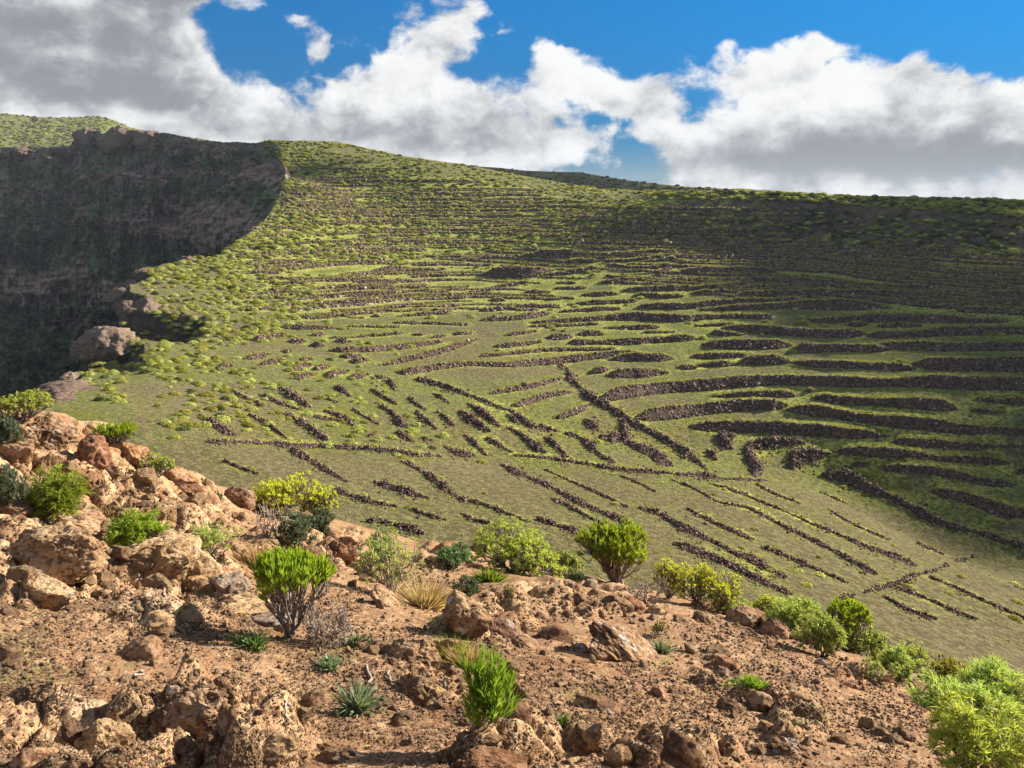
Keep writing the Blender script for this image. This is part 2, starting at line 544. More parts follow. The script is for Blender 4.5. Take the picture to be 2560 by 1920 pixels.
def leaf_material(name, a, b, tf=0.45, rough=0.5, hue=0.02):
    m, t, out = newmat(name)
    g = t.new('ShaderNodeNewGeometry')
    r = g.outputs['Random Per Island']
    oi = t.new('ShaderNodeObjectInfo')
    n = t.noise(g.outputs['Position'], 5.0, 3, 0.5)
    c = t.mix(t.m('MULTIPLY_ADD', r, 0.6, t.m('MULTIPLY_ADD', n, 0.8, -0.2), clamp=True), a, b)
    h = t.new('ShaderNodeHueSaturation')
    t.put(h.inputs['Hue'], t.m('MULTIPLY_ADD', oi.outputs['Random'], hue, 0.5 - hue / 2))
    t.put(h.inputs['Value'], t.m('MULTIPLY_ADD', oi.outputs['Random'], 0.3, 0.85))
    t.put(h.inputs['Color'], c)
    tr = t.mix(0.5, h.outputs[0], t.v('MULTIPLY', h.outputs[0], (1.5, 1.35, 0.6)))
    finish(t, out, h.outputs[0], rough, spec=0.25, transl=tr, tf=tf)
    return m


def farbush_material(name, a, b):
    m, t, out = newmat(name)
    g = t.new('ShaderNodeNewGeometry')
    oi = t.new('ShaderNodeObjectInfo')
    n = t.noise(g.outputs['Position'], 2.2, 4, 0.65)
    nl = t.noise(g.outputs['Position'], 0.03, 2, 0.5)
    rnd = oi.outputs['Random']
    c = t.mix(t.ss(n, 0.35, 0.65), a, b)
    h = t.new('ShaderNodeHueSaturation')
    t.put(h.inputs['Hue'], t.m('ADD', t.m('MULTIPLY_ADD', rnd, 0.035, 0.475), t.m('MULTIPLY', nl, 0.02)))
    t.put(h.inputs['Value'], t.m('MULTIPLY_ADD', rnd, 0.6, 0.62))
    t.put(h.inputs['Saturation'], t.m('MULTIPLY_ADD', rnd, -0.25, 1.05))
    t.put(h.inputs['Color'], c)
    tr = t.v('MULTIPLY', h.outputs[0], (1.35, 1.25, 0.7))
    finish(t, out, h.outputs[0], 0.8, None, transl=tr, tf=0.55)
    return m


def stem_material(name, a, b):
    m, t, out = newmat(name)
    p = t.new('ShaderNodeNewGeometry').outputs['Position']
    n = t.noise(p, 40, 4, 0.6)
    finish(t, out, t.mix(t.ss(n, 0.35, 0.65), a, b), 0.9, n, 0.5, 0.01, 0.2)
    return m


M_SOIL = soil_material()
M_ROCK = rock_material('tan_rock', (0.115, 0.055, 0.030), (0.39, 0.230, 0.115), (0.60, 0.40, 0.225))
M_ROCKB = rock_material('brown_rock', (0.085, 0.042, 0.026), (0.31, 0.168, 0.088), (0.50, 0.32, 0.18), 0.3)
M_ROCKR = rock_material('red_rock', (0.11, 0.042, 0.024), (0.36, 0.175, 0.088), (0.53, 0.32, 0.18), 0.12)
M_ROCKG = rock_material('grey_rock', (0.10, 0.065, 0.048), (0.31, 0.21, 0.140), (0.50, 0.38, 0.27), 0.4)
M_ROCKL = rock_material('lichen_rock', (0.09, 0.045, 0.028), (0.32, 0.18, 0.095), (0.52, 0.33, 0.19), 0.5, (0.52, 0.47, 0.41))
M_PEB = rock_material('pebble_stone', (0.17, 0.085, 0.045), (0.41, 0.245, 0.135), (0.62, 0.43, 0.27), 0.2)
M_CRAG = rock_material('dark_crag', (0.05, 0.032, 0.026), (0.13, 0.085, 0.065), (0.26, 0.18, 0.13), 0.15)
M_WALL = wallstone_material()
M_WALLB = wallstone_material('wall_core', True)
M_GRASS = grass_material()
M_RIMG = grass_material('rim_turf', 0.4)
M_GORGE = gorge_material()
M_FAR = farbush_material('yellow_green_bush', (0.25, 0.275, 0.045), (0.58, 0.575, 0.115))
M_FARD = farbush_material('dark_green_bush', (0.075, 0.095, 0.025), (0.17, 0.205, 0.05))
M_FINGER = leaf_material('green_finger_leaf', (0.15, 0.235, 0.018), (0.40, 0.49, 0.045))
M_EUPH = leaf_material('yellow_green_leaf', (0.27, 0.33, 0.045), (0.52, 0.56, 0.12))
M_EUPHB = leaf_material('lemon_green_leaf', (0.42, 0.48, 0.03), (0.72, 0.74, 0.08))
M_PALE = leaf_material('pale_green_leaf', (0.28, 0.35, 0.08), (0.50, 0.56, 0.18))
M_OLIVE = leaf_material('olive_leaf', (0.17, 0.17, 0.02), (0.36, 0.32, 0.03))
M_FEATH = leaf_material('feathery_leaf', (0.17, 0.25, 0.02), (0.38, 0.46, 0.06))
M_FEATHP = leaf_material('pale_feathery_leaf', (0.27, 0.36, 0.07), (0.50, 0.60, 0.16))
M_LAV = leaf_material('grey_green_leaf', (0.085, 0.115, 0.065), (0.19, 0.24, 0.14), 0.25)
M_LAVG = leaf_material('blue_green_leaf', (0.09, 0.16, 0.06), (0.20, 0.30, 0.12), 0.3)
M_TUFT = leaf_material('grass_blade', (0.055, 0.10, 0.025), (0.15, 0.21, 0.06), 0.35)
M_TUFTG = leaf_material('bright_blade', (0.10, 0.19, 0.015), (0.26, 0.36, 0.04), 0.45)
M_TUFTS = leaf_material('silver_blade', (0.10, 0.145, 0.07), (0.27, 0.33, 0.19), 0.3)
M_STRAW = leaf_material('dry_straw', (0.30, 0.21, 0.09), (0.52, 0.38, 0.18), 0.35, 0.8)
M_RIM = leaf_material('rim_grass', (0.22, 0.25, 0.035), (0.50, 0.50, 0.10), 0.5, 0.8)
M_DRYG = leaf_material('dry_field_grass', (0.13, 0.10, 0.05), (0.31, 0.25, 0.13), 0.4, 0.9)
M_STEM = stem_material('grey_bark', (0.13, 0.10, 0.08), (0.32, 0.27, 0.22))
M_STEMD = stem_material('brown_bark', (0.07, 0.05, 0.035), (0.18, 0.13, 0.09))
M_TWIG = stem_material('pale_twig', (0.24, 0.18, 0.14), (0.42, 0.34, 0.27))


# ================================================================== hillside terrain
CTRL = """
600,1150,95 900,1200,95 1100,1300,80 1400,1400,72 1700,1500,65 2100,1600,62 2500,1600,75 400,1050,110
1273,1169,125 1600,1250,105 1900,1300,105 2100,1350,105 2400,1450,95 1700,1180,130 2000,1230,130
700,1110,115 1000,1125,120 500,1000,135 700,950,165 900,950,175 1100,950,185 1300,950,190 900,1050,140 1200,1050,150 1500,1050,165
1400,910,215 1767,1177,140 2063,1187,150 2323,1300,135 2560,1393,125
185,960,140 231,833,200 312,741,270 347,683,310 463,648,340 555,631,360 637,579,400 694,498,470 720,430,530 741,393,570 741,347,620
600,850,215 600,750,290 700,680,340 900,850,230 900,750,305 900,650,385 900,550,460 900,480,520 900,400,580 880,360,630
1100,440,545 1100,406,590 1300,850,240 1300,750,310 1300,650,385 1300,580,440 1300,520,490 1350,458,560 1550,482,500
1700,500,400 2000,507,370 2300,527,330 2560,547,300 2560,503,390 2100,490,450 1800,477,500 1600,480,520
1700,600,368 2000,600,350 2300,620,306 2560,640,276 1700,700,320 2000,700,300 2300,700,265 2560,720,240
1700,800,265 2000,800,250 2300,800,230 2560,820,210 1700,900,220 2000,900,210 2300,900,195 2560,930,180
1700,1000,185 2000,1000,180 2300,1000,170 2560,1050,160 2000,1100,160 2300,1150,150 2560,1200,145 2560,1300,132
330,1000,125 300,900,165
"""
cp = np.array([[float(v) for v in s.split(',')] for s in CTRL.split()])
P3 = pt(cp[:, 0], cp[:, 1], cp[:, 2])
EXTRA = np.array([(0, 40, -34), (-40, 40, -29), (60, 40, -44), (110, 60, -52), (165, 150, -28), (235, 175, -4), (270, 260, 3), (320, 340, 5), (215, 100, -24), (270, 100, -6),
                  (145, 60, -52), (0, 760, 18), (-150, 760, 40), (150, 640, 5), (0, 900, 12), (250, 520, 0), (330, 450, 1), (200, 800, 0), (-90, 140, -34), (-120, 230, -36),
                  (-160, 420, -12), (-200, 560, 25), (-250, 700, 40), (60, 700, 8), (-60, 60, -31)], float)
allp = np.concatenate([P3, EXTRA])
fit = tps_fit(allp[:, :2], allp[:, 2], 18.0)

EDGE = np.array([(-62, 30), (-70, 90)] + [tuple(pt(x, y, Y)[:2]) for x, y, Y in
                 [(127, 1018, 122), (150, 985, 136), (185, 958, 150), (205, 880, 178), (231, 838, 200), (262, 800, 225), (300, 770, 252), (314, 741, 272), (347, 683, 310), (463, 650, 340),
                  (555, 631, 362), (637, 579, 402), (676, 525, 450), (700, 475, 495), (710, 432, 533), (700, 397, 572), (684, 374, 606), (655, 364, 640), (560, 362, 690), (430, 352, 740), (300, 352, 790)]] + [(-520, 830)], float)


def edge_dist(x, y):
    """signed distance to the gorge edge, positive towards the gorge"""
    best = np.full(x.shape, 1e9); sg = np.ones(x.shape)
    for a, b in zip(EDGE[:-1], EDGE[1:]):
        d = b - a; L2 = d @ d
        t = np.clip(((x - a[0]) * d[0] + (y - a[1]) * d[1]) / L2, 0, 1)
        ex = x - (a[0] + t * d[0]); ey = y - (a[1] + t * d[1])
        dd = np.hypot(ex, ey)
        cr = d[0] * (y - a[1]) - d[1] * (x - a[0])
        m = dd < best
        best = np.where(m, dd, best); sg = np.where(m, np.sign(cr), sg)
    return best * sg


nS = 760
S = np.concatenate([np.linspace(-0.95, 0.95, nS - 50), 0.95 + (1.9 - 0.95) * (np.arange(1, 51) / 50.0) ** 1.3])
YY = np.geomspace(42, 1150, 520)
SS, GY = np.meshgrid(S, YY)
GX = SS * GY
flat = np.stack([GX.ravel(), GY.ravel()], -1)
Z = tps_eval(fit, flat).reshape(GX.shape)
na = 8.0 * (1 - .8 * sstep(GY, 330, 400))
ed = edge_dist(GX + na * fbm2(GX / 18, GY / 18, 3, seed=3) * sstep(GY, 100, 200), GY + na * fbm2(GX / 18 + 40, GY / 18, 3, seed=4) * sstep(GY, 100, 200))
Z = Z - 55 * sstep(ed, -0.6, 7.0) - 60 * sstep(ed, 8.0, 60.0) - np.clip(ed, 0, 400) * 0.12
# rock step below the upper bench on the left
ratio = GX / GY
wob = 3.0 * fbm2(GX / 9, GY / 9, 3, .6, 5)
st1 = (1 - sstep(GY + wob, 251, 256)) * sstep(GY, 190, 250) * (1 - sstep(ratio, -0.425, -0.385))
st2 = (1 - sstep(GY + wob, 191, 195)) * sstep(GY, 146, 188) * (1 - sstep(ratio, -0.50, -0.465))
Z = Z - 8.5 * st1 - 6.0 * st2
step = np.maximum(sstep(np.abs(GY + wob - 253.5), 4.2, 2.0) * (1 - sstep(ratio, -0.425, -0.395)), sstep(np.abs(GY + wob - 193), 3.8, 1.8) * (1 - sstep(ratio, -0.50, -0.475)))
gc = pt(800, 425, 545)
Z = Z - 9.0 * np.exp(-((GX - gc[0]) / 40) ** 2 - ((GY - gc[1]) / 20) ** 2) - 5.0 * np.exp(-((GX - gc[0] + 25) / 22) ** 2 - ((GY - gc[1] + 70) / 40) ** 2)
# nothing rises above the line of the skyline crest
SKX = [-400, 300, 498, 648, 741, 845, 880, 926, 1018, 1100, 1157, 1273, 1389, 1505, 1620, 1736, 1851, 1967, 2100, 2400, 2560, 3400]
SKY_ = [352, 352, 347, 349, 352, 355, 362, 373, 392, 404, 411, 434, 455, 473, 481, 479, 472, 480, 488, 497, 500, 500]
ks, kt = sl(np.array(SKX), np.array(SKY_))
lim = np.interp(S, ks, kt)[None, :] * GY
soft = 1.2
Z = np.where(GY > 250, lim - soft * np.logaddexp(0, (lim - Z) / soft) + 0.0, Z) if False else np.where(GY > 250, np.minimum(Z, lim), Z)
Z2 = Z + (0.22 * fbm2(GX / 4.0, GY / 4.0, 4, .6, 11) + 0.5 * fbm2(GX / 14, GY / 14, 3, .5, 15)) * (.35 + .65 * sstep(GY, 120, 200))
H0 = Z.copy()
HILL = Field(S, YY, Z2)
rockm = sstep(ed, 2.0, 5.0) + 0.0
gx = np.gradient(Z, axis=1) / np.maximum(np.gradient(GX, axis=1), 1e-3)
gy = np.gradient(Z, axis=0) / np.gradient(GY, axis=0)
slope = np.hypot(gx, gy)
rockm = np.maximum(rockm, sstep(slope, 0.62, 0.95) * (1 - sstep(ed, -12, -4) * (1 - sstep(ed, 2, 5)) * sstep(GY, 300, 330)))
# the dark rocky flank under the right hand plateau and scree on the upper slope
rockm = np.maximum(rockm, 0.55 * sstep(slope, 0.40, 0.56) * sstep(GX, 40, 80))


TILE = {'1': (1823, 680), '2': (1823, 1000), '3': (1200, 880), '4': (500, 880), '5': (1200, 600), '6': (500, 600)}
ORD = ('first second third fourth fifth sixth seventh eighth ninth tenth eleventh twelfth thirteenth fourteenth fifteenth sixteenth seventeenth '
       'eighteenth nineteenth twentieth').split() + ['twenty-' + a for a in 'first second third fourth fifth sixth seventh eighth ninth'.split()] + ['thirtieth'] + \
      ['thirty-' + a for a in 'first second third fourth fifth sixth seventh eighth ninth'.split()] + ['fortieth'] + ['forty-' + a for a in 'first second third fourth fifth sixth seventh eighth ninth'.split()]


def catmull(Pc, step):
    Pc = np.asarray(Pc, float)
    if len(Pc) == 2:
        Pc = np.stack([Pc[0], Pc[0] * .5 + Pc[1] * .5, Pc[1]])
    E = np.concatenate([[2 * Pc[0] - Pc[1]], Pc, [2 * Pc[-1] - Pc[-2]]])
    out = []
    for i in range(1, len(E) - 2):
        L = np.linalg.norm(E[i + 1, :2] - E[i, :2])
        n = max(2, int(L / step))
        t = np.arange(n)[:, None] / n
        a, b, c, d = E[i - 1], E[i], E[i + 1], E[i + 2]
        out.append(0.5 * (2 * b + (c - a) * t + (2 * a - 5 * b + 4 * c - d) * t * t + (3 * b - a - 3 * c + d) * t ** 3))
    out.append(E[-2][None])
    return np.concatenate(out)


CUBE = np.array([(x, y, z) for x in (-1, 1) for y in (-1, 1) for z in (-1, 1)], float) * 0.5
CUBEQ = np.array([(0, 1, 3, 2), (4, 6, 7, 5), (0, 4, 5, 1), (2, 3, 7, 6), (0, 2, 6, 4), (1, 5, 7, 3)])


def rotmats(n):
    q = rng.normal(size=(n, 4)); q /= np.linalg.norm(q, axis=1, keepdims=True)
    a, b, c, d = q.T
    return np.stack([np.stack([1 - 2 * (c * c + d * d), 2 * (b * c - a * d), 2 * (b * d + a * c)], -1),
                     np.stack([2 * (b * c + a * d), 1 - 2 * (b * b + d * d), 2 * (c * d - a * b)], -1),
                     np.stack([2 * (b * d - a * c), 2 * (c * d + a * b), 1 - 2 * (b * b + c * c)], -1)], -2)


def stones(P, size):
    """many small angular stones as one vertex and quad list"""
    n = len(P)
    B = CUBE[None] * (1 + rng.uniform(-.35, .35, (n, 8, 3))) * (size[:, None, None] * rng.uniform(.65, 1.3, (n, 1, 3)))
    B = np.einsum('nij,nkj->nki', rotmats(n), B) + P[:, None]
    return B.reshape(-1, 3), (CUBEQ[None] + (np.arange(n) * 8)[:, None, None]).reshape(-1, 4)


def blades(P, h, wd, lean=0.35, n_up=None):
    """upright three sided wisps of grass at points P"""
    n = len(P)
    a = rng.uniform(0, 2 * np.pi, n)
    dx = np.stack([np.cos(a), np.sin(a), np.zeros(n)], -1) * wd[:, None]
    tip = P + np.stack([rng.normal(0, lean, n) * h, rng.normal(0, lean, n) * h, h], -1)
    V = np.stack([P - dx, P + dx, tip], 1).reshape(-1, 3)
    return V, np.arange(n * 3).reshape(-1, 3)


lush = np.zeros(GX.shape)


def splat(P, wgt):
    i, j = HILL.ij(P[:, 0], P[:, 1])
    np.add.at(lush, (np.clip(j.round().astype(int), 0, len(YY) - 1), np.clip(i.round().astype(int), 0, len(S) - 1)), wgt)


def taper(n, k):
    d = np.minimum(np.arange(n), np.arange(n)[::-1]) / max(k, 1)
    return np.sqrt(np.clip(d, 0.0, 1))


class Wall:
    pass


def bank_geometry(px, yt, yb, sz=3.1):
    n = len(px)
    wob = np.interp(np.arange(n), np.arange(0, n + 6, 5), rng.normal(0, 1.1, len(np.arange(0, n + 6, 5))))
    yt = yt + wob * 0.9
    th = np.maximum(yb - yt, 2.0)
    tp = taper(n, np.mean(th) / 3.5 * 1.6)
    mid = yb - th * 0.35
    yb = mid + th * 0.35 * tp; yt = mid - th * 0.65 * tp - 0.2
    pb = HILL.cast(px, yb); ptop = HILL.cast(px, yt)
    dY = np.clip(ptop[:, 1] - pb[:, 1], 0.2, 22.0)
    a, b = sl(px, yt)
    Yf = pb[:, 1] + 0.33 * dY
    top = np.stack([a * Yf, Yf, b * Yf], -1)
    top[:, 2] = np.maximum(top[:, 2], HILL.h(top[:, 0], top[:, 1]) + 0.1)
    # face rows
    toe = pb + np.array([0, -0.35, 0]); toe[:, 2] -= 0.6
    midr = (pb + top) / 2 + np.stack([np.zeros(n), -0.15 * dY * .3, np.zeros(n)], -1)
    rows = np.concatenate([toe, pb, midr, top])
    V = [rows]; Q = [gridq(4, n)]
    area = np.sum(np.maximum(yb - yt, 1)) * np.mean(np.hypot(np.diff(px), 0.0))
    ns = int(area / (sz * sz) * 1.15) + 6
    wgt = np.maximum(yb - yt, .5); wgt = wgt / wgt.sum()
    k = rng.choice(n, ns, p=wgt)
    u = rng.uniform(-0.08, 1.0, ns)[:, None]
    k2 = np.clip(k + rng.integers(-1, 2, ns), 0, n - 1); f = rng.uniform(0, .5, ns)[:, None]
    Bp = pb[k] * (1 - f) + pb[k2] * f; Tp = top[k] * (1 - f) + top[k2] * f
    P = Bp + (Tp - Bp) * u + rng.normal(0, 0.07, (ns, 3))
    size = np.clip(sz * P[:, 1] / F * rng.lognormal(0, .33, ns), .16, 1.1)
    sv, sq = stones(P, size)
    Q.append(sq + len(rows)); V.append(sv)
    # the grassy top behind the stone face
    g0 = top + np.array([0, 0.05, 0.03])
    g1 = top + np.stack([a * 1.0, np.full(n, 1.0), np.full(n, 0.10)], -1)
    yl = np.maximum(ptop[:, 1] + 2.0, top[:, 1] + 3.0)
    g2 = np.stack([a * (g1[:, 1] * .5 + yl * .5), g1[:, 1] * .5 + yl * .5, np.zeros(n)], -1)
    g3 = np.stack([a * yl, yl, np.zeros(n)], -1)
    g3[:, 2] = HILL.h(g3[:, 0], g3[:, 1]) - 0.35
    g2[:, 2] = 0.42 * g1[:, 2] + 0.58 * (g3[:, 2] + .35) + 0.12
    g1[:, 2] += rng.normal(0, .05, n)
    gv = np.concatenate([g0, g1, g2, g3])
    nb = int(n * 3.4)
    kb = rng.integers(0, n, nb); fb_ = rng.uniform(-0.1, 1.2, nb)[:, None]
    bp = g0[kb] * (1 - fb_) + g1[kb] * fb_ + np.stack([rng.uniform(-.4, .4, nb), np.zeros(nb), np.full(nb, -0.05)], -1)
    sc_ = bp[:, 1] / 200.0
    bv, bt = blades(bp, rng.uniform(.22, .62, nb) * sc_ ** .5, rng.uniform(.05, .13, nb) * sc_)
    splat(top, 1.0); splat(g2, 0.8); splat(pb + np.array([0, -1.2, 0]), 0.45)
    return V[0], Q[0], V[1], Q[1] - len(V[0]), gv, gridq(4, n), bv, bt


def row_geometry(px, py, wd, sz=2.7):
    n = len(px)
    d = np.stack([np.gradient(px), np.gradient(py)], -1); d /= np.linalg.norm(d, axis=1, keepdims=True) + 1e-9
    nr = np.stack([-d[:, 1], d[:, 0]], -1)
    gap = fbm2(np.arange(n) / 9.0 + rng.uniform(0, 99), np.zeros(n), 3, .6, 501)
    wd = wd * (0.35 + 0.65 * taper(n, 5)) * (1 + 0.18 * rng.normal(size=n)) * np.clip(1.0 + 0.9 * gap, .3, 1.35)
    C0 = HILL.cast(px, py); Lp = HILL.cast(px + nr[:, 0] * wd / 2, py + nr[:, 1] * wd / 2); Rp = HILL.cast(px - nr[:, 0] * wd / 2, py - nr[:, 1] * wd / 2)
    hh = np.clip(wd * C0[:, 1] / F * 0.55, .28, 1.5)
    rows = []
    for u in (-1, -.5, 0, .5, 1):
        Pm = (Lp * (1 + u) / 2 + Rp * (1 - u) / 2) * abs(u) + C0 * (1 - abs(u))
        Pm[:, 2] += hh * .75 * (1 - u * u) - (0.4 if abs(u) == 1 else 0.05)
        rows.append(Pm)
    V = [np.concatenate(rows)]; Q = [gridq(5, n)]
    ns = int(np.sum(wd) * 3.5 / (sz * sz) * 1.5) + 8
    k = rng.choice(n, ns, p=wd / wd.sum()); u = np.clip(rng.normal(0, .55, ns), -1.4, 1.4)[:, None]
    P = (Lp[k] * (1 + u) / 2 + Rp[k] * (1 - u) / 2) * np.abs(u) + C0[k] * (1 - np.abs(u))
    P[:, 0] += rng.normal(0, .12, ns)
    P[:, 2] = HILL.h(P[:, 0], P[:, 1]) + hh[k] * rng.uniform(.1, 1.0, ns) * np.clip(1 - u[:, 0] ** 2, 0.0, 1) + .05
    size = np.clip(sz * P[:, 1] / F * rng.lognormal(0, .35, ns), .12, 1.0)
    sv, sq = stones(P, size)
    V.append(sv); Q.append(sq + len(V[0]))
    nb = int(n * 3.2)
    kb = rng.integers(0, n, nb); up = rng.uniform(1.0, 1.9, nb)[:, None] * np.where(rng.uniform(size=nb) < .72, -1, 1)[:, None]
    sidev = np.where((Lp[kb][:, 1] > Rp[kb][:, 1])[:, None], -up, up)
    bp = C0[kb] + (Lp[kb] - Rp[kb]) / 2 * sidev
    bp[:, 2] = HILL.h(bp[:, 0], bp[:, 1]) - .03
    sc_ = bp[:, 1] / 150.0
    bv, bt = blades(bp, rng.uniform(.15, .42, nb) * sc_, rng.uniform(.05, .12, nb) * sc_)
    splat(bp, .5); splat(C0, .4)
    return V[0], Q[0], V[1], Q[1] - len(V[0]), np.zeros((0, 3)), np.zeros((0, 4), int), bv, bt


